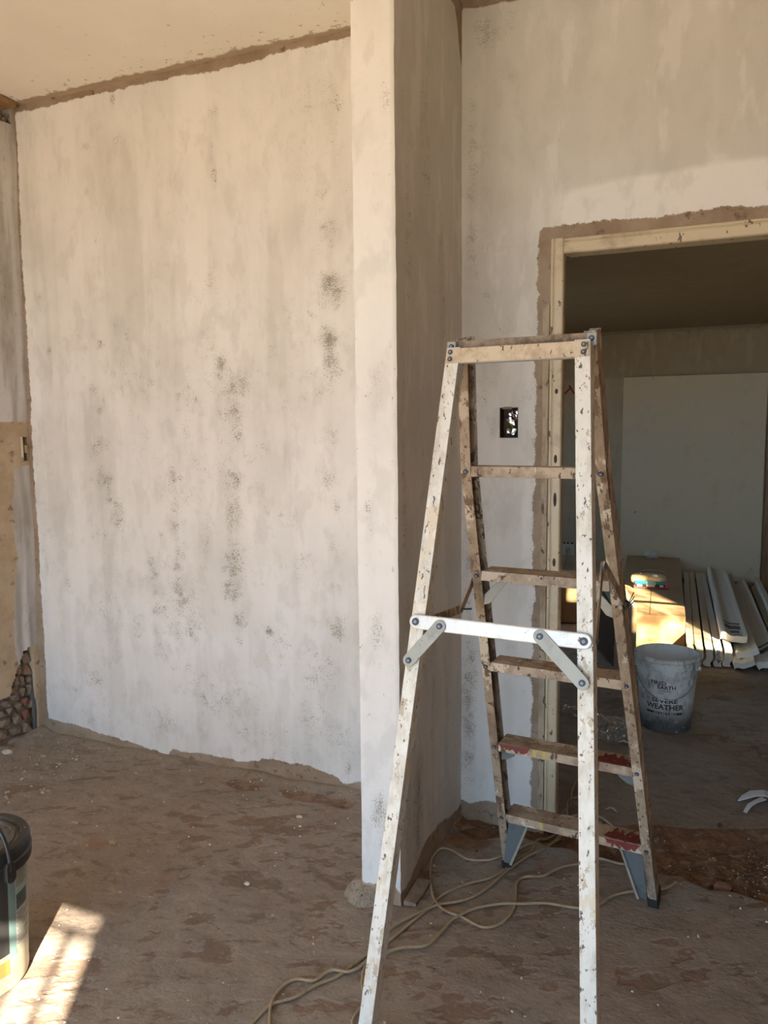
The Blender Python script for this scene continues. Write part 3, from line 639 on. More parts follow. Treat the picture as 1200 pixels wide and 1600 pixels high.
# ------------------------------------------------------------------ stepladder
LO = Vector((-.3842, 1.6969, 0)); LT = -.092
LU = Vector((math.cos(LT), math.sin(LT), 0)); LV = Vector((math.sin(LT), -math.cos(LT), 0)); LZ = Vector((0, 0, 1))
def L(u, v, z): return LO + LU * u + LV * v + LZ * z
ZT = 1.65
def rw(z): return .1483 + (ZT - z) * .0503
def rv(z): return float(np.interp(z, [0, 1.343, 1.66], [-.655, -.113, -.045]))
def fw(z): return .1443 + (ZT - z) * .0686
def fv(z): return .0051 + (ZT - z) * .1774
M_leg = grime('ladder_leg_paint', (.66, .64, .585), (.50, .455, .375), .46, 14, (.11, .08, .055), .46, 120, .5, .15, bstr=.2, stretch=(1, 1, .45), alt=(.60, .52, .40), alt_amt=.16, second=(.42, .35, .26), second_amt=.26)
M_rail = grime('ladder_rail_paint', (.40, .32, .235), (.235, .17, .115), .55, 12, (.10, .07, .05), .42, 90, .6, .15, bstr=.3, stretch=(1, 1, .4), alt=(.58, .50, .39), alt_amt=.36, second=(.15, .10, .065), second_amt=.42)
M_tread = grime('ladder_tread_dirt', (.42, .335, .245), (.24, .17, .12), .55, 12, (.09, .06, .04), .5, 55, .7, .1, bstr=.3, alt=(.56, .48, .38), alt_amt=.25)
M_redp = grime('dried_red_paint', (.155, .022, .018), (.10, .02, .016), .4, 30, (.55, .50, .42), .35, 120, .5)
M_bar = grime('crossbar_paint', (.68, .68, .66), (.54, .52, .47), .4, 12, (.16, .08, .05), .35, 50, .42, .2, bstr=.1)
M_brace = grime('brace_grey', (.30, .30, .265), (.21, .195, .16), .4, 10, (.12, .09, .06), .25, 50, .5, .3, bstr=.15)
M_blue = grime('gusset_blue_grey', (.115, .135, .145), (.08, .082, .08), .4, 12, (.1, .08, .06), .2, 50, .5, .3)
M_bolt = flat('bolt_steel', (.055, .065, .10), .55, .3); M_boltc = flat('bolt_core', (.26, .27, .30), .6, .2)
M_rubber = flat('black_rubber', (.025, .024, .022), .7)
M_grot = grime('ladder_top_dirt', (.36, .27, .19), (.16, .11, .075), .55, 16, (.60, .52, .42), .4, 50, .8, .05, bstr=.4)
M_topbar = grime('ladder_top_bar', (.56, .47, .345), (.40, .30, .20), .5, 14, (.12, .085, .055), .45, 60, .65, .1, bstr=.35)
lad = thing('stepladder', 'paint-spattered folding metal stepladder standing in front of the doorway', 'ladder', tuple(L(0, -.3, 0)))
def bolt(P, N, parent, r_=.0068, ring=True):
    N = N.normalized(); a = N.orthogonal().normalized(); b = N.cross(a)
    c = [(r_ * math.cos(q), r_ * math.sin(q)) for q in np.linspace(0, 2 * math.pi, 14, endpoint=False)]
    o = obj('bolt', MB().prism(c, P, a, b, N, .003), M_bolt, parent, bevel=.0008)
    obj('bolt_core', MB().prism([(x * .42, y * .42) for x, y in c], P + N * .0028, a, b, N, .0008), M_boltc, o)
    return o
BPARTS = {}
for s in (-1, 1):
    # step-side rail, a channel open to the inside, with a kink at the top tread
    zs = [.012, 1.343, 1.655]; path = [L(s * rw(z), rv(z), z) for z in zs]
    A = LU * s; d = (path[1] - path[0]).normalized(); Wn = A.cross(d); Wn = Wn if Wn.dot(LV) > 0 else -Wn
    d2 = (path[2] - path[1]).normalized(); Wn2 = A.cross(d2); Wn2 = Wn2 if Wn2.dot(LV) > 0 else -Wn2
    prof = [(-.013, 0), (.013, 0), (.013, -.054), (-.013, -.054), (-.013, -.051), (.0105, -.051), (.0105, -.003), (-.013, -.003)]
    rail = obj('rail', MB().sweep(prof, path, [A, A, A], [Wn, (Wn + Wn2).normalized(), Wn2]), M_rail, lad, bevel=.001)
    foot = obj('rubber_foot', MB().sweep([(-.016, .003), (.016, .003), (.016, -.058), (-.016, -.058)], [L(s * rw(-.001), rv(-.001), -.003), L(s * rw(.03), rv(.03), .03)], A, Wn), M_rubber, lad, bevel=.003)
    # front support leg
    zs = [.012, 1.632]; path = [L(s * fw(z), fv(z), z) for z in zs]
    d = (path[1] - path[0]).normalized(); Wf = A.cross(d); Wf = Wf if Wf.dot(LV) > 0 else -Wf
    prof = [(-.0165, 0), (.0165, 0), (.0165, -.034), (.0135, -.034), (.0135, -.003), (-.0135, -.003), (-.0135, -.034), (-.0165, -.034)]
    obj('leg', MB().sweep(prof, path, A, Wf), M_leg, lad, bevel=.0012)
    obj('rubber_foot', MB().sweep([(-.02, .003), (.02, .003), (.02, -.03), (-.02, -.03)], [L(s * fw(-.001), fv(-.001), -.003), L(s * fw(.03), fv(.03), .03)], A, Wf), M_rubber, lad, bevel=.003)
    BPARTS[s] = (A, Wn, Wf)
# treads
TREADS = {}
for i in range(5):
    z = .2193 + .2809 * i; w_ = rw(z) - .0125; v0 = rv(z) - .001; dep = .080 if i < 4 else .062
    prof = [(0, -.013), (0, .013), (-dep, .013), (-dep, -.013), (-dep + .003, -.013), (-dep + .003, .0095), (-.003, .0095), (-.003, -.013)]
    tr = obj('tread', MB().sweep(prof, [L(-w_, v0, z), L(w_, v0, z)], LV, LZ), M_tread, lad, bevel=.001)
    TREADS[i] = tr
    for s in (-1, 1): bolt(L(s * rw(z), rv(z) + .0008, z), BPARTS[s][1], lad, .0062)
# spilt red and yellow paint dried on the two lowest treads
def spill(i, face, u0, u1, seed, mat):
    z = .2193 + .2809 * i; v0 = rv(z) - .001; n = 34; vs_ = []; q_ = fbm(np.arange(n + 1) * .55 + seed * 7, np.zeros(n + 1) + seed, 3)
    tr = TREADS[i]
    for k in range(n + 1):
        u = u0 + (u1 - u0) * k / n; e = min(1, 6 * k / n, 6 * (n - k) / n); j1 = min(1, .25 + 1.1 * float(q_[k])) * e; j0 = .3
        if face == 'lip': vs_ += [L(u, v0 + .0012, z + .0125), L(u, v0 + .0012, z + .0125 - .024 * j1)]
        else: vs_ += [L(u, v0 - .004 - .02 * j0 * (1 - e), z + .0142), L(u, v0 - .010 - .062 * j1, z + .0142)]
    return obj('paint_spill', MB().add(vs_, [(2 * k, 2 * k + 1, 2 * k + 3, 2 * k + 2) for k in range(n)]), mat, tr, fix=False)
M_yelp = flat('dried_yellow_paint', (.52, .40, .13), .6)
spill(1, 'lip', -.195, -.095, 1, M_redp); spill(1, 'lip', -.062, -.046, 2, M_yelp); spill(1, 'lip', -.09, -.075, 3, M_yelp); spill(1, 'top', .085, .200, 4, M_redp); spill(1, 'lip', .085, .105, 5, M_redp)
spill(0, 'top', .095, .204, 6, M_redp); spill(0, 'lip', .100, .204, 7, M_redp); spill(0, 'lip', -.10, -.085, 8, M_yelp); spill(1, 'top', -.02, .03, 9, M_grot)
def stadium(p, q, w_, n=8):
    p = Vector(p); q = Vector(q); d = (q - p).normalized(); nrm = Vector((-d.y, d.x)); out = []
    for k in range(n + 1):
        a = -math.pi / 2 + math.pi * k / n; out.append(q + d * (math.cos(a) * w_) + nrm * (math.sin(a) * w_))
    for k in range(n + 1):
        a = math.pi / 2 + math.pi * k / n; out.append(p + d * (math.cos(a) * w_) + nrm * (math.sin(a) * w_))
    return [tuple(v) for v in out]
# crossbar between the front legs, with its two braces
zc = 1.0163; Wf = BPARTS[1][2]; Up = LU.cross(Wf); Up = Up if Up.z > 0 else -Up
Oc = L(0, fv(zc), zc) + Wf * .001
wc = fw(zc)
obj('crossbar', MB().prism(stadium((-wc, 0), (wc, 0), .0165), Oc, LU, Up, Wf, .010), M_bar, lad, bevel=.003, seg=3)
for s in (-1, 1): bolt(Oc + LU * (s * wc) + Wf * .010, Wf, lad, .0085)
for a, b in (((-.128, -.004), (-.197, -.088)), ((.098, .0), (.190, -.083))):
    st = obj('brace', MB().prism(stadium(a, b, .0145), Oc + Wf * .0102, LU, Up, Wf, .003), M_brace, lad, bevel=.0008)
    for q in (a, b): bolt(Oc + LU * q[0] + Up * q[1] + Wf * .0132, Wf, lad, .0068)
# top: front bar, underside flange, rear bar, hinge plates
zt = 1.612; Ot = L(0, fv(zt), zt) + Wf * .0006
obj('top_bar', MB().prism([(-.162, -.0165), (.162, -.0165), (.160, .0165), (-.160, .0165)], Ot, LU, Up, Wf, .0035), M_topbar, lad, bevel=.001)
obj('top_flange', MB().sweep([(0, 0), (0, .003), (-.040, .003), (-.040, 0)], [L(-.143, fv(zt) - .002, zt - .0165), L(.143, fv(zt) - .002, zt - .0165)], LV, LZ), flat('flange_grey', (.60, .60, .58), .5, .2), lad)
for s in (-1, 1):
    for dz in (-.008, .008): bolt(Ot + LU * (s * .1505) + Up * dz + Wf * .0036, Wf, lad, .0055)
obj('rear_bar', MB().sweep([(0, -.012), (0, .022), (-.012, .022), (-.03, .014), (-.03, -.012)], [L(-.158, -.030, 1.628), L(.158, -.030, 1.628)], LV, LZ), M_grot, lad, bevel=.002)
for s in (-1, 1):
    obj('hinge_plate', MB().box((-.011, -.006, -.014), (.011, .006, .014), Matrix.Translation(L(s * .160, -.020, 1.634)) @ Matrix.Rotation(LT, 4, 'Z')), M_brace, lad, bevel=.002)
    bolt(L(s * .160, -.0138, 1.636), LV, lad, .006)
# folding spreaders on both sides
def strap(name, P, Q, wd, th):
    P, Q = Vector(P), Vector(Q)
    return obj(name, MB().prism(stadium((P.y, P.z), (Q.y, Q.z), wd), L(P.x, 0, 0), LV, LZ, LU, th), M_rail, lad, bevel=.0008)
strap('spreader', (-.203, .094, 1.000), (-.203, -.166, .981), .011, .004); strap('spreader', (-.1985, -.166, .981), (-.1985, -.272, 1.058), .010, .004)
strap('spreader', (.201, .088, 1.012), (.201, .040, 1.160), .011, .004); strap('spreader', (.2055, .040, 1.160), (.2055, -.215, 1.025), .011, .004)
for (u, v, z, s) in ((-.199, .094, 1.0, 1), (-.196, -.166, .981, 1), (.2055, .088, 1.012, 1), (.210, .04, 1.16, 1), (.210, -.215, 1.025, 1)): bolt(L(u, v, z), LU * s, lad, .006)
obj('hinge_pin', MB().cyl(L(-.21, -.166, .981), L(-.172, -.178, .983), .0028, 8), M_bolt, lad)
mb = MB()
for k in range(3):
    c = L(.212, -.20 + .006 * k, 1.03); mb.tube(spline([c + LU * (.005 * math.cos(a)) + LZ * (.009 * math.sin(a)) + LV * (.003 * a) for a in np.linspace(0, 5.5, 9)] + [c + LU * .018 + LZ * (.008 + .012 * k)], .004), .0014, 6)
obj('twist_wire', mb, flat('binding_wire', (.07, .055, .045), .5, .6), lad, smooth=True)
# gussets under the treads
def gusset(i, s, pts, mat, off, name='gusset'):
    z = .2193 + .2809 * i; w_ = rw(z) - .003
    O = L(0, rv(z) - off, z)
    poly = [(s * (w_ - a), b) for a, b in pts]
    return obj(name, MB().prism(poly, O, LU, LZ, LV, .003), mat, lad, bevel=.0008)
for s in (-1, 1):
    gusset(0, s, [(.012, -.014), (.078, -.014), (.070, -.030), (.020, -.165), (-.004, -.165)], M_blue, .030)
    gusset(0, s, [(.072, -.016), (.080, -.016), (.024, -.168), (.016, -.165)], M_brace, .024, 'gusset_rim')
    gusset(1, s, [(.010, -.014), (.058, -.014), (.050, -.032), (.028, -.046), (.010, -.05)], M_blue, .030)
    gusset(3, s, [(.075, -.012), (.050, -.012), (.006, -.058), (.006, -.085), (.022, -.080)], M_brace, .035)

# ------------------------------------------------------------------ cords on the floor
def fh(x, y): return float(floor_place(np.array([[x]]), np.array([[y]]))[2][0, 0])
M_cord = grime('tan_cord', (.34, .262, .165), (.24, .18, .115), .4, 25, None, 0, 60, .65)
CORDS = {
 'A': [(-1.02, 1.30), (-1.0, 1.384), (-0.978, 1.472), (-0.964, 1.548), (-0.919, 1.596), (-0.89, 1.658), (-0.852, 1.705), (-0.825, 1.782), (-0.811, 1.811), (-0.78, 1.877), (-0.752, 1.972), (-0.726, 2.055), (-0.703, 2.154), (-0.647, 2.236), (-0.591, 2.289), (-0.556, 2.357), (-0.531, 2.43), (-0.498, 2.503), (-0.495, 2.576), (-0.470, 2.651), (-0.440, 2.719), (-.425, 2.80)],
 'B': [(-0.86, 1.30), (-0.894, 1.415), (-0.935, 1.491), (-0.964, 1.548), (-0.97, 1.612), (-0.95, 1.652), (-0.904, 1.664), (-0.878, 1.715), (-0.831, 1.728), (-0.805, 1.774), (-0.807, 1.863), (-0.798, 1.921), (-0.762, 1.999), (-0.719, 2.067), (-0.696, 2.099), (-0.623, 2.156), (-0.579, 2.242), (-0.551, 2.337), (-0.51, 2.443), (-0.465, 2.519), (-0.457, 2.579), (-0.438, 2.665), (-.41, 2.74)],
 'C': [(-0.66, 1.36), (-0.691, 1.485), (-0.742, 1.556), (-0.75, 1.595), (-0.747, 1.641), (-0.778, 1.696), (-0.796, 1.752), (-0.787, 1.793), (-0.767, 1.831), (-0.733, 1.867), (-0.672, 1.9), (-0.652, 1.965), (-0.634, 2.045), (-0.589, 2.113), (-0.516, 2.17), (-0.476, 2.182), (-0.397, 2.22), (-0.334, 2.223), (-0.288, 2.232), (-0.246, 2.267), (-0.212, 2.328), (-0.163, 2.371), (-0.122, 2.392), (-0.06, 2.435), (-0.033, 2.478)],
 'D': [(-0.429, 2.658), (-0.465, 2.585), (-0.507, 2.544), (-0.545, 2.495), (-0.60, 2.412), (-0.627, 2.388), (-0.687, 2.373), (-0.744, 2.398), (-0.785, 2.405), (-0.80, 2.381), (-0.80, 2.318), (-0.772, 2.227), (-0.727, 2.124), (-0.678, 2.078), (-0.619, 2.065), (-0.547, 2.041), (-0.504, 2.075), (-0.483, 2.146), (-0.489, 2.219), (-0.503, 2.293), (-0.488, 2.341), (-0.435, 2.362), (-0.391, 2.433), (-0.335, 2.482), (-0.279, 2.534), (-0.21, 2.527), (-0.178, 2.55)],
 'E': [(-0.129, 2.663), (-0.217, 2.728), (-0.272, 2.786), (-0.32, 2.823), (-0.377, 2.815), (-0.417, 2.779), (-0.430, 2.833), (-0.435, 2.917), (-0.400, 2.965), (-0.402, 3.039), (-0.430, 3.094), (-0.436, 2.99), (-.425, 2.88), (-.44, 2.80), (-.43, 2.72)]}
CL = {'A': 'tan cord running from under the lowest tread to the bottom edge, beside its twin', 'B': 'tan cord that doubles back in a loop left of the near ladder leg',
      'C': 'tan cord snaking right across the floor to the right rear ladder foot', 'D': 'tan cord lying in a wide loop beside the pier', 'E': 'tan cord coiled at the foot of the door jamb'}
for k, (nm, P) in enumerate(CORDS.items()):
    pts = [(x, y, fh(x, y) + .0055 + .0022 * (k % 3)) for x, y in P]
    tag(obj('cord', MB().tube(spline(pts, .012), .0042, 8), M_cord, None, (pts[len(pts) // 2][0], pts[len(pts) // 2][1], 0), smooth=True), CL[nm], 'cord', 'tan cords on the floor')

# ------------------------------------------------------------------ text helper
def text_mesh(body, size, width=None):
    cu = bpy.data.curves.new('txt', 'FONT'); cu.body = body; cu.size = size; cu.align_x = 'CENTER'; cu.align_y = 'CENTER'; cu.resolution_u = 3; cu.offset = size * .028
    o = bpy.data.objects.new('txt', cu); COL.objects.link(o); bpy.context.view_layer.update()
    me = bpy.data.meshes.new_from_object(o.evaluated_get(bpy.context.evaluated_depsgraph_get()))
    vs_ = [v.co.copy() for v in me.vertices]; fs = [tuple(p.vertices) for p in me.polygons]
    bpy.data.objects.remove(o); bpy.data.curves.remove(cu); bpy.data.meshes.remove(me)
    if width and vs_:
        w0 = max(v.x for v in vs_) - min(v.x for v in vs_)
        for v in vs_: v.x *= width / w0
    return vs_, fs
def wrap(mb, vs_, fs, C, rad, ang, dx, z, off=.0008):
    out = []
    for v in vs_:
        zz_ = z + v.y; r_ = rad(zz_) + off; a = ang + (dx + v.x) / r_
        out.append((C[0] + r_ * math.cos(a), C[1] + r_ * math.sin(a), zz_))
    mb.add(out, fs)
def patch(mb, C, rad, a0, a1, z0, z1, off=.0006, n=14, skew=0):
    vs_ = []; m = 3
    for i in range(n + 1):
        a = a0 + (a1 - a0) * i / n
        for j in range(m + 1):
            z = z0 + (z1 - z0) * j / m + skew * i / n; r_ = rad(z) + off; vs_.append((C[0] + r_ * math.cos(a), C[1] + r_ * math.sin(a), z))
    mb.add(vs_, [(i * 4 + j, (i + 1) * 4 + j, (i + 1) * 4 + j + 1, i * 4 + j + 1) for i in range(n) for j in range(m)])

# ------------------------------------------------------------------ open paint bucket in the far room
def bucket_far():
    C = (-.125, 3.87, 0); H = .362; rad = lambda z: .116 + .029 * z / H
    th = thing('paint_bucket', 'open grimy white paint bucket with black lettering beyond the doorway', 'bucket', C)
    t = NT('bucket_far_plastic'); P = t.pos(); n = t.noise(P, 16, 6, .7); n2 = t.noise(t.pos((1, 1, .3)), 30, 5, .7)
    sep = t.n('ShaderNodeSeparateXYZ', Vector=P)
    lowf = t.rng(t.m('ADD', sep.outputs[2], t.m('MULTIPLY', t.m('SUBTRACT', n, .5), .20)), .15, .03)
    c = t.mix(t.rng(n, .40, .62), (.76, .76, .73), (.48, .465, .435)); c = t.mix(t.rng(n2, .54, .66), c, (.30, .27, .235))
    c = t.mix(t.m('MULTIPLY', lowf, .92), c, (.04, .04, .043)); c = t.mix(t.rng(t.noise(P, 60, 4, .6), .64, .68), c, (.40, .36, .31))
    M = t.finish(c, .5, 0, n, .15, .003)
    prof = [(0, .004), (.112, .004), (.118, .0)] + [(rad(z), z) for z in (.02, .08, .14, .20, .25, .29, H - .055)] + [(rad(H) + .007, H - .052), (rad(H) + .009, H - .022), (rad(H) + .003, H - .020), (rad(H) + .004, H - .014), (rad(H) + .008, H - .012), (rad(H) + .008, H - .004), (rad(H) + .003, H), (rad(H) - .002, H)]
    body = obj('body', MB().lathe(prof, C, 64), M, th, smooth=True)
    Mi = grime('bucket_inside', (.80, .82, .84), (.62, .63, .63), .3, 9, (.3, .28, .25), .25, 30, .45)
    obj('inside', MB().lathe([(rad(H) - .0022, H - .0005), (rad(.2) - .004, .2), (.114, .008), (0, .008)], C, 64), Mi, th, smooth=True)
    ang = math.atan2(-C[1], -C[0])
    Mt = flat('bucket_print', (.025, .025, .028), .6)
    for body_, sz, wd, dx, z in (('FIRED', .026, .070, -.036, .2440), ('EARTH', .026, .082, .002, .2235), ('SEVERE', .028, .120, -.006, .1560), ('WEATHER', .036, .178, -.004, .1255)):
        mb = MB(); wrap(mb, *text_mesh(body_, sz, wd), C, rad, ang, dx, z); obj('lettering', mb, Mt, body, fix=False)
    mb = MB(); patch(mb, C, rad, ang - .75, ang + .62, .090, .100); obj('print_band', mb, Mt, body)
    mb = MB(); patch(mb, C, rad, ang - .22, ang + .30, .2070, .2084); obj('print_rule', mb, Mt, body)
    Mpw = flat('print_white', (.6, .6, .6), .6)
    for k in range(9):
        mb = MB(); patch(mb, C, rad, ang - .42 + .095 * k, ang - .42 + .095 * k + (.045 if k % 3 else .07), .0925, .0975, .0014, 4); obj('band_mark', mb, Mpw, body)
    # wire bail hanging down at the front
    Mw = flat('bail_wire', (.42, .41, .40), .35, .7)
    a0, a1 = ang - 1.25, ang + 1.25; pts = []
    for k in range(25):
        q = k / 24; a = a0 + (a1 - a0) * q; z = .305 - .135 * math.sin(math.pi * q) ** .7; r_ = rad(z) + .008 + .014 * math.sin(math.pi * q)
        pts.append((C[0] + r_ * math.cos(a), C[1] + r_ * math.sin(a), z))
    bail = obj('bail', MB().tube(pts, .0026, 8), Mw, th, smooth=True)
    for a in (a0, a1): obj('ear', MB().cyl((C[0] + .138 * math.cos(a), C[1] + .138 * math.sin(a), .305), (C[0] + .158 * math.cos(a), C[1] + .158 * math.sin(a), .305), .010, 12), M, th, bevel=.002)
bucket_far()

# ------------------------------------------------------------------ lidded bucket at the left edge
def bucket_near():
    C = (-1.757, 1.350, 0); H = .372; rad = lambda z: .127 + .016 * z / H
    th = thing('lidded_bucket', 'paint bucket with black lid and printed label at the left edge', 'bucket', C)
    M = grime('bucket_near_plastic', (.36, .33, .255), (.28, .25, .18), .4, 14, (.62, .60, .52), .35, 40, .35, bstr=.1)
    body = obj('body', MB().lathe([(0, .003), (.120, .003), (.127, .0), (.1285, .012)] + [(rad(z), z) for z in (.03, .1, .2, .3, .345)], C, 72), M, th, smooth=True)
    Mb = grime('black_lid', (.022, .021, .02), (.07, .065, .058), .3, 12, (.35, .33, .3), .18, 60, .4, bstr=.15)
    Mtop = grime('lid_top_dust', (.135, .12, .105), (.075, .067, .06), .5, 12, (.4, .37, .33), .3, 40, .6, bstr=.3)
    lid = obj('lid', MB().lathe([(rad(.33) + .003, .322), (rad(.33) + .010, .320), (rad(.33) + .012, .346), (rad(.33) + .008, .349), (rad(.33) + .009, .353), (rad(.33) + .009, .376), (rad(.33) + .004, .383), (.128, .384), (.122, .374)], C, 72), Mb, th, smooth=True)
    obj('lid_top', MB().lathe([(.1225, .3745), (.116, .374), (.113, .379), (.106, .379), (.104, .374), (0, .374)], C, 72), Mtop, lid, smooth=True)
    ang = math.atan2(-C[1], -C[0])
    dg = math.radians
    Mk = grime('label_black', (.03, .03, .03), (.07, .065, .06), .3, 12, (.3, .29, .27), .2, 50, .4)
    Mt = grime('label_teal', (.15, .245, .25), (.11, .17, .175), .3, 10, None, 0, 60, .4)
    Md = flat('label_dark_teal', (.05, .085, .09), .4); Ml = flat('label_ink', (.05, .055, .055), .5); Mc = flat('label_cyan', (.22, .46, .45), .4); Mo = flat('label_orange', (.50, .24, .07), .5); Mg = grime('label_paper', (.40, .41, .38), (.32, .32, .29), .4, 14, None, 0, 60, .5)
    def P(nm, a0, a1, z0, z1, mat, off=.0006, skew=0):
        mb = MB(); patch(mb, C, rad, ang + dg(a0), ang + dg(a1), z0, z1, off, skew=skew); return obj(nm, mb, mat, body, smooth=True)
    P('label_panel', -60, 36, .10, .315, Mk); P('label_stripe', 36, 46, .085, .315, Mt); P('label_paper', 46, 88, .10, .318, Mg)
    P('label_box', 47, 68, .205, .248, Md, .0010); P('label_cyan_line', 47, 86, .252, .259, Mc, .0012); P('label_swatch', 20, 35, .045, .085, Mo, .001)
    z = .268
    for k in range(9): P('print_line', 47, 62 + 6 * (k % 3), z, z + .0018, Ml, .0011); z += .0048
    z = .195
    for k in range(15): P('print_line', 47 + 2 * (k % 2), 60 + 9 * ((k * 7) % 4) / 1.5, z, z + .0017, Ml, .0011); z -= .0062
    # plastic bail standing up over the lid
    e = ang + dg(35); E = Vector((math.cos(e), math.sin(e), 0)); T = Vector((0, 0, 1)); pts = []
    for k in range(41):
        a = math.pi * k / 40; pts.append(Vector(C) + E * (.158 * math.cos(a)) + T * (.335 + .155 * math.sin(a) ** .8))
    bail = obj('bail', MB().tube(pts, .0058, 10), Mb, th, smooth=True)
    for s in (-1, 1):
        q = Vector(C) + E * (s * .150) + T * .335
        obj('ear', MB().prism(stadium((0, .012), (0, -.018), .014), q, Vector((-E.y, E.x, 0)), T, E * s, .012), Mb, th, bevel=.002)
bucket_near()

# ------------------------------------------------------------------ far room stores
M_card = grime('brown_cardboard', (.44, .315, .19), (.38, .265, .155), .4, 3, None, 0, 60, .85, bstr=.05)
M_card2 = grime('cardboard_shade', (.42, .30, .18), (.36, .25, .15), .4, 3, None, 0, 60, .85, bstr=.05)
def carton(label, corners, z1, mat, flaps):
    """corners: four floor points anticlockwise from front left"""
    c = [Vector((x, y, 0)) for x, y in corners]; ctr = sum(c, Vector()) / 4
    th = thing('cardboard_carton', label, 'carton', (ctr.x, ctr.y, 0), 'cardboard cartons in the far room')
    up = Vector((0, 0, z1))
    mb = MB().add([*c, *[q + up for q in c]], [(3, 2, 1, 0), (4, 5, 6, 7), (0, 1, 5, 4), (1, 2, 6, 5), (2, 3, 7, 6), (3, 0, 4, 7)])
    obj('body', mb, mat, th, bevel=.004)
    # two lid flaps meeting on the long middle line, slightly lifted
    m0 = (c[0] + c[1]) / 2 + up; m1 = (c[3] + c[2]) / 2 + up; e = Vector((0, 0, .004))
    for a, b, p, q in ((c[0] + up, c[3] + up, m0, m1), (c[1] + up, c[2] + up, m0, m1)):
        sh = (p - a).normalized() * -.002
        vs_ = [a + e * .1, p + sh + e * flaps, q + sh + e * flaps, b + e * .1]
        obj('flap', MB().add([*vs_, *[v + Vector((0, 0, .004)) for v in vs_]], [(3, 2, 1, 0), (4, 5, 6, 7), (0, 1, 5, 4), (1, 2, 6, 5), (2, 3, 7, 6), (3, 0, 4, 7)]), mat, th)
    return th
c1 = carton('long flat cardboard carton with a bright packet on top', [(-.50, 5.17), (-.065, 5.20), (-.16, 7.53), (-.62, 7.53)], .226, M_card, 1.0)
f0, f1 = Vector((-.50, 5.17, .105)), Vector((-.065, 5.20, .105))
obj('crease', MB().tube([f0 + Vector((0, -.001, 0)), f1 + Vector((0, -.001, 0))], .002, 6), M_card2, c1)
carton('taller cardboard carton half hidden by the left door jamb', [(-1.32, 5.62), (-.66, 5.72), (-.72, 6.2), (-1.36, 6.12)], .30, M_card, 1.0)
bx = thing('wooden_box', 'open dark brown box standing on end behind the ladder', 'box', (-.52, 4.9, 0))
M_dark = grime('dark_brown_board', (.075, .038, .02), (.045, .025, .015), .4, 5, None, 0, 60, .6)
M_tanb = grime('box_side', (.33, .25, .175), (.26, .19, .13), .4, 6, None, 0, 60, .8)
A_ = Vector((-.462, 4.715, 0)); dB = Vector((-.155, .41, 0)); dS = Vector((.13, .03, 0)); hB = .37
obj('dark_panel', MB().add([A_, A_ + dB, A_ + dB + Vector((.012, .004, 0)), A_ + Vector((.012, .004, 0)), *[q + Vector((0, 0, h)) for q, h in ((A_, hB), (A_ + dB, hB + .10), (A_ + dB + Vector((.012, .004, 0)), hB + .10), (A_ + Vector((.012, .004, 0)), hB))]], [(3, 2, 1, 0), (4, 5, 6, 7), (0, 1, 5, 4), (1, 2, 6, 5), (2, 3, 7, 6), (3, 0, 4, 7)]), M_dark, bx)
obj('side_panel', MB().add([A_ + Vector((.006, 0, 0)), A_ + dS, A_ + dS + Vector((0, .012, 0)), A_ + Vector((.006, .012, 0)), *[q + Vector((0, 0, hB)) for q in (A_ + Vector((.006, 0, 0)), A_ + dS, A_ + dS + Vector((0, .012, 0)), A_ + Vector((.006, .012, 0)))]], [(3, 2, 1, 0), (4, 5, 6, 7), (0, 1, 5, 4), (1, 2, 6, 5), (2, 3, 7, 6), (3, 0, 4, 7)]), M_tanb, bx)
M_pale = flat('pale_edge', (.42, .45, .40), .6)
obj('top_board', MB().add([A_ + Vector((-.004, -.002, hB)), A_ + dS + Vector((0, -.002, hB)), A_ + dS + dB + Vector((0, 0, hB + .10)), A_ + dB + Vector((-.004, 0, hB + .10)), *[q + Vector((0, 0, .008)) for q in (A_ + Vector((-.004, -.002, hB)), A_ + dS + Vector((0, -.002, hB)), A_ + dS + dB + Vector((0, 0, hB + .10)), A_ + dB + Vector((-.004, 0, hB + .10)))]], [(3, 2, 1, 0), (4, 5, 6, 7), (0, 1, 5, 4), (1, 2, 6, 5), (2, 3, 7, 6), (3, 0, 4, 7)]), M_pale, bx)
obj('back_panel', MB().add([A_ + dB + Vector((.012, 0, 0)), A_ + dB + dS, A_ + dB + dS + Vector((0, .012, 0)), A_ + dB + Vector((.012, .012, 0)), *[q + Vector((0, 0, hB + .098)) for q in (A_ + dB + Vector((.012, 0, 0)), A_ + dB + dS, A_ + dB + dS + Vector((0, .012, 0)), A_ + dB + Vector((.012, .012, 0)))]], [(3, 2, 1, 0), (4, 5, 6, 7), (0, 1, 5, 4), (1, 2, 6, 5), (2, 3, 7, 6), (3, 0, 4, 7)]), M_tanb, bx)

# packet on the carton
pk = thing('packet', 'clear plastic packet with blue band and pink tray on the long carton', 'packet', (-.335, 6.04, .237))
def pm(lo, hi): return MB().box(lo, hi, Matrix.Translation((-.335, 6.04, .237)) @ Matrix.Rotation(math.radians(7), 4, 'Z'))
obj('tray', pm((-.115, -.045, .0), (.125, .045, .022)), flat('packet_pink', (.75, .16, .20), .4), pk, bevel=.004)
obj('tray_end', pm((.108, -.047, .001), (.130, .047, .055)), flat('packet_pink_end', (.80, .14, .26), .4), pk, bevel=.004)
obj('band', pm((-.108, -.050, .022), (.108, .048, .060)), flat('packet_blue', (.02, .42, .62), .4), pk, bevel=.006)
bd = pm((-.030, -.053, .028), (.040, -.048, .058)); obj('band_panel', bd, flat('packet_light_blue', (.30, .68, .80), .4), pk)
for k, (xa_, xb_) in enumerate(((-.105, -.045), (-.040, .045), (.055, .106))): obj('band_print', pm((xa_ + .012, -.0545, .014), (xb_ - .012, -.049, .030)), flat('packet_white_%d' % k, (.85, .85, .82), .5), pk, bevel=.003)
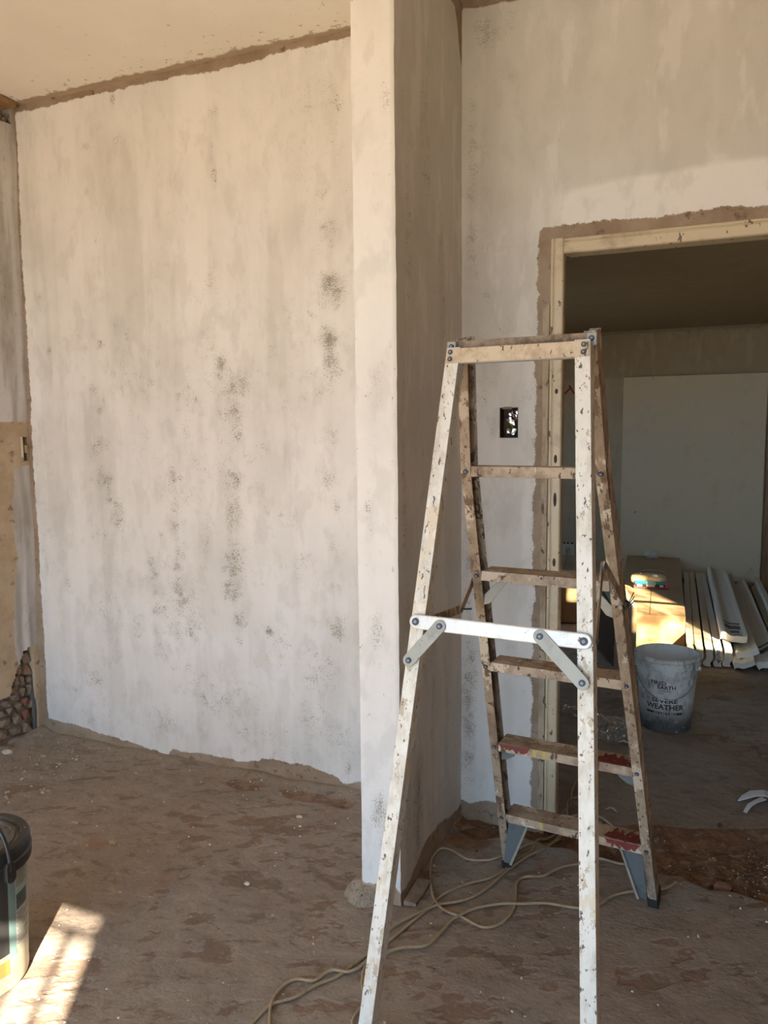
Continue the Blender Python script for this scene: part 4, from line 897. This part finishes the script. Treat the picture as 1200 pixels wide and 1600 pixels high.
obj('band_shadow_line', pm((-.106, -.052, .012), (.107, -.047, .034)), flat('packet_dark', (.02, .05, .07), .5), pk)
mb = MB(); 
def pillow(cx, cy, cz, a, b, c, n=24, m=12):
    vs_ = []; fs = []; sg = lambda q, e: math.copysign(abs(q) ** e, q)
    for i in range(m + 1):
        ph = -math.pi / 2 + math.pi * i / m
        for j in range(n):
            th_ = 2 * math.pi * j / n; vs_.append((cx + a * sg(math.cos(ph), .55) * sg(math.cos(th_), .6), cy + b * sg(math.cos(ph), .55) * sg(math.sin(th_), .6), cz + c * sg(math.sin(ph), .6)))
    for i in range(m):
        for j in range(n): fs.append((i * n + j, i * n + (j + 1) % n, (i + 1) * n + (j + 1) % n, (i + 1) * n + j))
    return vs_, fs
obj('contents', MB().add(*pillow(-.345, 6.04, .301, .128, .045, .042)), grime('packet_contents', (.80, .66, .34), (.72, .50, .25), .4, 18, None, 0, 60, .5), pk, smooth=True)
t = NT('clear_film'); gl = t.n('ShaderNodeBsdfGlossy', Roughness=.12); gl.inputs['Color'].default_value = (.9, .9, .9, 1)
tr = t.n('ShaderNodeBsdfTransparent'); fr = t.n('ShaderNodeLayerWeight', Blend=.35)
mx = t.n('ShaderNodeMixShader'); t.t.links.new(t.rng(fr.outputs['Facing'], 0, 1, .10, .55), mx.inputs[0]); t.t.links.new(tr.outputs[0], mx.inputs[1]); t.t.links.new(gl.outputs[0], mx.inputs[2]); t.t.links.new(mx.outputs[0], t.out.inputs['Surface'])
M_film = t.mat
obj('wrapper', MB().add(*pillow(-.315, 6.04, .311, .105, .050, .060)), M_film, pk, smooth=True)
M_paper = flat('white_paper', (.78, .77, .73), .8)
def crumple(C, size, seed, sub=3, rough=.9):
    mb = rock(C, size, seed, sub=sub, rough=rough); r_ = random.Random(seed)
    mb.v = [(x + r_.uniform(-1, 1) * size[0] * .16, y + r_.uniform(-1, 1) * size[1] * .16, z + r_.uniform(-1, 1) * size[2] * .2) for x, y, z in mb.v]; return mb
tag(obj('crumpled_paper', crumple((-.405, 7.42, .270), (.075, .05, .036), 31), M_paper, None, (-.405, 7.42, .237)), 'crumpled white paper at the back end of the long carton', 'paper')

# cornice lengths lying on the floor
t = NT('cornice_foam'); n = t.noise(t.pos(), 40, 4); M_foam = t.finish(t.mix(n, (.72, .695, .62), (.80, .775, .71)), .85, 0, n, .1, .002)
M_ink = flat('cornice_ink', (.17, .155, .19), .8)
def cornice(label, F0, B0, roll, prints=0, wd=.128, thk=.040, group='white foam cornice lengths on the far floor'):
    """F0/B0: centres of the front and back end; roll: section turned about its length"""
    F, B = Vector(F0), Vector(B0); d = (B - F).normalized(); side = d.cross(Vector((0, 0, 1))).normalized(); up = side.cross(d)
    A = side * math.cos(roll) + up * math.sin(roll); N = -side * math.sin(roll) + up * math.cos(roll)
    th = thing('cornice_length', label, 'cornice', (F.x, F.y, 0), group)
    n = 14; top = []; bot = []
    for k in range(n + 1):
        q = k / n; x_ = (q - .5) * wd; wave = .007 * math.sin(q * 2 * math.pi * 1.25 + .4) + .004 * math.sin(q * 13)
        top.append((x_, thk / 2 + wave)); bot.append((x_, -thk / 2 + wave * .8))
    prof = top + bot[::-1]
    bend = (F + B) / 2 + up * .0
    o = obj('length', MB().sweep(prof, [F, bend, B], A, N), M_foam, th)
    if prints:
        nrm = N; zoff = thk / 2 + .0035
        for (a, b, y0_, y1_) in (((-.050, .050, .30, .335), (-.045, .048, .17, .255), (-.015, .035, .075, .13), (.0, .05, .03, .045))[:prints]):
            vs_ = []
            for yy_ in (y0_, y1_):
                for k in range(7):
                    x_ = a + (b - a) * k / 6; q = x_ / wd + .5; wv = .007 * math.sin(q * 2 * math.pi * 1.25 + .4) + .004 * math.sin(q * 13)
                    vs_.append(F + d * yy_ + A * x_ + N * (thk / 2 + wv + .0012))
            obj('ink_print', MB().add(vs_, [(k, k + 1, k + 8, k + 7) for k in range(6)]), M_ink, o)
    return th
R90 = math.radians(90)
zc_ = .064
cornice('cornice standing on edge nearest the long carton', (-.028, 4.96, zc_), (-.095, 7.40, zc_), R90 - .04)
cornice('cornice standing on edge, second from the long carton', (.024, 4.94, zc_), (-.047, 7.42, zc_), R90 + .02)
cornice('cornice standing on edge, third from the long carton', (.077, 4.92, zc_), (.001, 7.40, zc_), R90 - .05)
c4 = cornice('cornice on edge with handwriting on its end', (.131, 4.93, zc_), (.046, 7.41, zc_), R90 + .03)
cornice('cornice on edge under the left side of the printed top one', (.184, 4.95, zc_), (.092, 7.43, zc_), R90 - .02)
cornice('wide printed cornice lying flat on top of the others', (.215, 5.06, .150), (.150, 7.42, .150), math.radians(-6), 4, .150)
cornice('cornice tilted under the printed top one, its end sloping right', (.292, 4.98, .083), (.222, 7.44, .085), math.radians(22))
cornice('lowest cornice of the pile, end resting on the floor', (.272, 4.90, .036), (.232, 7.42, .036), math.radians(18), 0, .12, .034)
cornice('cornice with a dark label leaning outward at the right of the pile', (.400, 4.92, .054), (.330, 7.30, .06), math.radians(30), 2, .13)
cornice('separate cornice at the far right by the timber post', (.520, 5.05, .070), (.470, 7.35, .066), R90 - .25, 0, .12, .034)
mb = MB(); vs_, fs = text_mesh('4/us', .040, .085)
mb.add([(.131 + v.y * .9 + .0, 4.93 - .0012, .064 + v.x) for v in vs_], fs); obj('handwriting', mb, M_ink, c4, fix=False)

# socket with plug on the far wall, red mark
M_plate = flat('socket_plate', (.66, .62, .53), .5)
so_ = thing('wall_socket', 'white wall socket with a plug low on the far wall', 'socket', (-1.185, FY - .005, .20))
obj('plate', MB().box((-1.245, FY - .014, .195), (-1.125, FY + .004, .315)), M_plate, so_, bevel=.004)
obj('plug', MB().box((-1.212, FY - .045, .235), (-1.172, FY - .012, .280)), flat('plug_tan', (.50, .42, .31), .5), so_, bevel=.01)
for x in (-1.225, -1.190, -1.150): obj('switch', MB().box((x - .010, FY - .020, .306), (x + .010, FY - .010, .322)), flat('switch_dark', (.05, .045, .04), .5), so_, bevel=.002)
obj('flex', MB().tube(spline([(-1.192, FY - .04, .238), (-1.20, FY - .045, .15), (-1.225, FY - .03, .08), (-1.235, FY - .05, .01)], .02), .006, 8), flat('flex_tan', (.45, .36, .25), .5), so_, smooth=True)
ORG['wall_far'] = (0, 0, 0); wf_ = bpy.data.objects['wall_far']; M_rp = flat('red_marker', (.33, .035, .02), .7)
mb = MB()
for a, b in (((-1.245, 1.765), (-1.185, 1.83)), ((-1.205, 1.845), (-1.155, 1.765))):
    d_ = Vector((b[0] - a[0], 0, b[1] - a[1])).normalized(); n_ = Vector((-d_.z, 0, d_.x)) * .008
    mb.add([Vector((a[0], FY - .003, a[1])) + n_, Vector((b[0], FY - .003, b[1])) + n_, Vector((b[0], FY - .003, b[1])) - n_, Vector((a[0], FY - .003, a[1])) - n_], [(0, 1, 2, 3)])
obj('paint_mark', mb, M_rp, wf_)

# ------------------------------------------------------------------ bits on the floor
t = NT('crumpled_plastic'); gl = t.n('ShaderNodeBsdfGlossy', Roughness=.18); df = t.n('ShaderNodeBsdfDiffuse'); df.inputs['Color'].default_value = (.75, .75, .73, 1)
tr = t.n('ShaderNodeBsdfTransparent'); m1 = t.n('ShaderNodeMixShader', Fac=.4); t.t.links.new(gl.outputs[0], m1.inputs[1]); t.t.links.new(df.outputs[0], m1.inputs[2])
m2 = t.n('ShaderNodeMixShader'); fr = t.n('ShaderNodeLayerWeight', Blend=.3); t.t.links.new(t.rng(fr.outputs['Facing'], 0, 1, .20, .85), m2.inputs[0]); t.t.links.new(tr.outputs[0], m2.inputs[1]); t.t.links.new(m1.outputs[0], m2.inputs[2]); t.t.links.new(m2.outputs[0], t.out.inputs['Surface'])
M_plastic = t.mat
def sheet(C, sx, sy, h, seed, rot=0, n=26):
    X, Y = np.meshgrid(np.linspace(-1, 1, n), np.linspace(-1, 1, n), indexing='ij'); o = seed * 3.7
    ed = 1 + .25 * (fbm(np.arctan2(Y, X) * 2 + o, X * 0, 2) - .5)
    Z = np.abs(fbm(X * 3 + o, Y * 3, 3) - .5) * 2.6 * h * (1 - .6 * np.clip(X * X + Y * Y, 0, 1)) + .003
    x = X * sx * ed; y = Y * sy * ed; c, s = math.cos(rot), math.sin(rot)
    V = np.stack([C[0] + x * c - y * s, C[1] + x * s + y * c, C[2] + Z], -1).reshape(-1, 3)
    return MB().add(V, [(i * n + j, (i + 1) * n + j, (i + 1) * n + j + 1, i * n + j + 1) for i in range(n - 1) for j in range(n - 1)])
tag(obj('plastic_sheet', sheet((-.36, 3.70, 0), .135, .15, .055, 1, .3), M_plastic, None, (-.36, 3.70, 0)), 'crumpled clear plastic sheet on the floor beside the open bucket', 'plastic sheet')
tag(obj('plastic_bag', sheet((-.565, 3.86, 0), .085, .055, .05, 2, -.4), M_plastic, None, (-.565, 3.86, 0)), 'small crumpled clear plastic bag behind the near ladder leg', 'plastic bag')
M_wht = flat('white_scrap', (.70, .71, .74), .7)
def ribbon(pts, wds, th_=.004):
    P = [Vector(p) for p in pts]; vs_ = []; n = len(P)
    for i in range(n):
        t_ = (P[min(i + 1, n - 1)] - P[max(i - 1, 0)]).normalized(); sd_ = Vector((-t_.y, t_.x, 0)).normalized() * wds[i]
        vs_ += [P[i] - sd_, P[i] + sd_, P[i] + sd_ + Vector((0, 0, th_)), P[i] - sd_ + Vector((0, 0, th_))]
    fs = [(0, 1, 2, 3), (4 * n - 1, 4 * n - 2, 4 * n - 3, 4 * n - 4)]
    for i in range(n - 1):
        for k in range(4): fs.append((4 * i + k, 4 * i + (k + 1) % 4, 4 * i + 4 + (k + 1) % 4, 4 * i + 4 + k))
    return MB().add(vs_, fs)
rg = thing('torn_strip', 'torn white strip curling up from the floor at the right edge', 'scrap', (.24, 3.16, 0))
obj('strip', ribbon([(.172, 3.135, .004), (.195, 3.15, .016), (.225, 3.175, .024), (.265, 3.185, .028), (.31, 3.175, .02), (.35, 3.15, .004)], [.003, .014, .022, .026, .024, .012]), M_wht, rg, bevel=.001)
obj('tail', ribbon([(.262, 3.150, .022), (.235, 3.125, .018), (.21, 3.095, .012), (.192, 3.05, .002)], [.012, .009, .009, .007]), M_wht, rg, bevel=.001)
def bit(name, label, cat, C, size, seed, mat, group, rough=.6):
    z = fh(C[0], C[1])
    return tag(obj(name, rock((C[0], C[1], z + size[2] * .6), size, seed, sub=2, rough=rough), mat, None, (C[0], C[1], z)), label, cat, group)
M_pl = flat('plaster_lump', (.62, .56, .47), .9); M_br = grime('tan_lump', (.36, .27, .18), (.26, .19, .13), .4, 30, None, 0, 60, .95)
bit('plaster_lump', 'white plaster lump at the foot of the broken left wall', 'rubble', (-2.86, 2.425), (.022, .018, .012), 1, M_pl, 'loose lumps on the floor')
bit('plaster_lump', 'tan flake on the floor above the lidded bucket', 'rubble', (-2.12, 2.075), (.022, .008, .005), 2, M_br, 'loose lumps on the floor')
bit('plaster_lump', 'tan lump on the floor above the sunlit patch', 'rubble', (-1.885, 2.01), (.020, .010, .007), 3, M_br, 'loose lumps on the floor')
bit('plaster_lump', 'white chip on the floor left of the pier', 'rubble', (-1.36, 2.42), (.014, .008, .006), 4, M_pl, 'loose lumps on the floor')
bit('plaster_lump', 'pale chip in the middle of the left floor', 'rubble', (-1.31, 1.98), (.010, .007, .006), 5, M_pl, 'loose lumps on the floor')
bit('plaster_lump', 'broken brick piece in the soil trench by the doorway', 'rubble', (.105, 2.545), (.032, .02, .014), 6, grime('dusty_brick', (.26, .13, .085), (.2, .12, .08), .4, 20, None, 0, 60, .95), 'loose lumps on the floor')
for (x, y, s, l) in ((-.345, 2.93, 1, 'small curled paper scrap behind the right ladder rail'), (-.275, 2.885, 2, 'thin paper scrap nearest the soil trench')):
    tag(obj('paper_scrap', ribbon([(x - .02, y, .003), (x - .008, y + .008, .009), (x + .006, y + .002, .012), (x + .02, y - .008, .004)], [.003, .007, .006, .002], .0015), flat('scrap_%d' % s, (.52, .47, .38), .8), None, (x, y, 0)), l, 'paper', 'paper scraps on the far floor')
for (x, y, rz, l) in ((-.425, 3.52, .3, 'folded white paper corner in front of the plastic sheet'), (-.29, 3.55, 1.2, 'pale bluish scrap by the right ladder rail in the far room')):
    tag(obj('paper_scrap', ribbon([(x - .022, y + .01, .003), (x, y, .014), (x + .022, y + .004, .004)], [.014, .010, .004], .0015), M_wht, None, (x, y, 0)), l, 'paper', 'paper scraps on the far floor')
# offcut beside the pier, and the cast collar at its near corner
tag(obj('board_offcut', MB().add([(-.800, 2.055, .0), (-.762, 2.062, .0), (-.758, 2.195, .0), (-.800, 2.185, .0), (-.800, 2.055, .016), (-.762, 2.062, .010), (-.758, 2.195, .010), (-.800, 2.185, .016)], [(3, 2, 1, 0), (4, 5, 6, 7), (0, 1, 5, 4), (1, 2, 6, 5), (2, 3, 7, 6), (3, 0, 4, 7)]), grime('offcut_grey', (.27, .205, .155), (.19, .14, .10), .5, 14, None, 0, 60, .9), None, (-.78, 2.12, 0), bevel=.001), 'thin flat offcut lying along the side of the pier', 'offcut')
n = 30; X, Y = np.meshgrid(np.linspace(-1.03, -.86, n), np.linspace(1.965, 2.19, n), indexing='ij')
q = np.clip(1 - np.hypot((X + .92) / .095, (Y - 2.09) / .105) + .5 * (fbm(X * 18, Y * 18, 3) - .5), 0, 1)
Zc = sstep(0, .6, q) * (.055 + .02 * (fbm(X * 30, Y * 30, 3) - .5)) - .012
M_conc = grime('rough_concrete', (.30, .245, .185), (.19, .145, .105), .5, 30, (.1, .075, .055), .4, 60, .95, bstr=.9)
cc_ = obj('concrete_collar', MB().add(np.stack([X, Y, Zc], -1).reshape(-1, 3), [(i * n + j, (i + 1) * n + j, (i + 1) * n + j + 1, i * n + j + 1) for i in range(n - 1) for j in range(n - 1)]), M_conc, None, (-.94, 2.08, 0), smooth=True, fix=False)
struct(cc_, 'rough concrete collar cast round the foot of the pier', 'concrete')
# uncountable chips and grit
def grit(name, label, n, pick, smin, smax, mat, seed):
    r_ = random.Random(seed); mb = MB()
    for k in range(n):
        x, y = pick(r_); z = fh_fast(x, y); s = smin + (smax - smin) * r_.random() ** 3; a = r_.uniform(0, 6.28); c, sn = math.cos(a), math.sin(a)
        pts = [(-1, -.6, 0), (1, -.5, 0), (.7, .7, 0), (-.8, .6, 0), (-.5, -.3, .7), (.6, -.2, .8), (.4, .4, .6), (-.4, .3, .75)]
        pts = [(px + r_.uniform(-.3, .3), py + r_.uniform(-.3, .3), pz + r_.uniform(0, .2)) for px, py, pz in pts]
        mb.add([(x + s * (px * c - py * sn), y + s * (px * sn + py * c), z + s * pz - .0008) for px, py, pz in pts], [(3, 2, 1, 0), (4, 5, 6, 7), (0, 1, 5, 4), (1, 2, 6, 5), (2, 3, 7, 6), (3, 0, 4, 7)])
    return tag(obj(name, mb, mat, None, (0, 0, 0)), label, 'debris', kind='stuff')
GX = np.linspace(-2.95, .74, 370); GY = np.linspace(1.0, 4.6, 361)
GU, GV = np.meshgrid(GX, GY, indexing='ij'); GZ = floor_place(GU, GV)[2]
def fh_fast(x, y):
    i = min(max((x + 2.95) / 3.69 * 369, 0), 368.99); j = min(max((y - 1) / 3.6 * 360, 0), 359.99); a, b = int(i), int(j); u, v = i - a, j - b
    return float(GZ[a, b] * (1 - u) * (1 - v) + GZ[a + 1, b] * u * (1 - v) + GZ[a, b + 1] * (1 - u) * v + GZ[a + 1, b + 1] * u * v)
def anywhere(r_):
    while True:
        x, y = r_.uniform(-2.85, .57), 1.1 + 1.6 * r_.random()
        if not (PX0 - .02 < x < PX1 + .02 and y > PY - .02): return x, y
def trench(r_): return (r_.gauss(.22, .12) if r_.random() < .75 else r_.uniform(-.75, .55)), r_.gauss(2.66, .10)
def trench2(r_):
    while True:
        x, y = trench(r_)
        if x < .57 and x > PX1 + .02: return x, y
def foot(r_): return r_.uniform(-2.88, PX0 - .02), WY - .02 - abs(r_.gauss(0, .06))
def lcorner(r_): return r_.uniform(-2.86, -2.4), r_.uniform(2.1, 2.64)
grit('plaster_grit', 'scattered white plaster grit over the floor', 650, anywhere, .0011, .0052, flat('white_grit', (.66, .60, .51), .9), 1)
grit('soil_grit', 'pale grit scattered in the soil trench', 300, trench2, .0012, .0048, flat('trench_grit', (.58, .50, .40), .9), 2)
grit('soil_clods', 'dark clods of earth in the soil trench', 260, trench2, .003, .014, grime('earth_clod', (.14, .085, .05), (.09, .05, .03), .5, 30, None, 0, 60, .95), 3)
grit('wall_foot_grit', 'fallen plaster crumbs along the foot of the left wall', 300, foot, .0015, .007, grime('crumb', (.36, .28, .2), (.22, .16, .11), .5, 40, (.6, .55, .47), .3, 60, .95), 4)
grit('corner_rubble', 'crumbled plaster in the corner below the broken wall', 220, lcorner, .0015, .010, grime('crumb2', (.38, .31, .23), (.24, .18, .13), .5, 40, (.62, .57, .5), .4, 60, .95), 5)
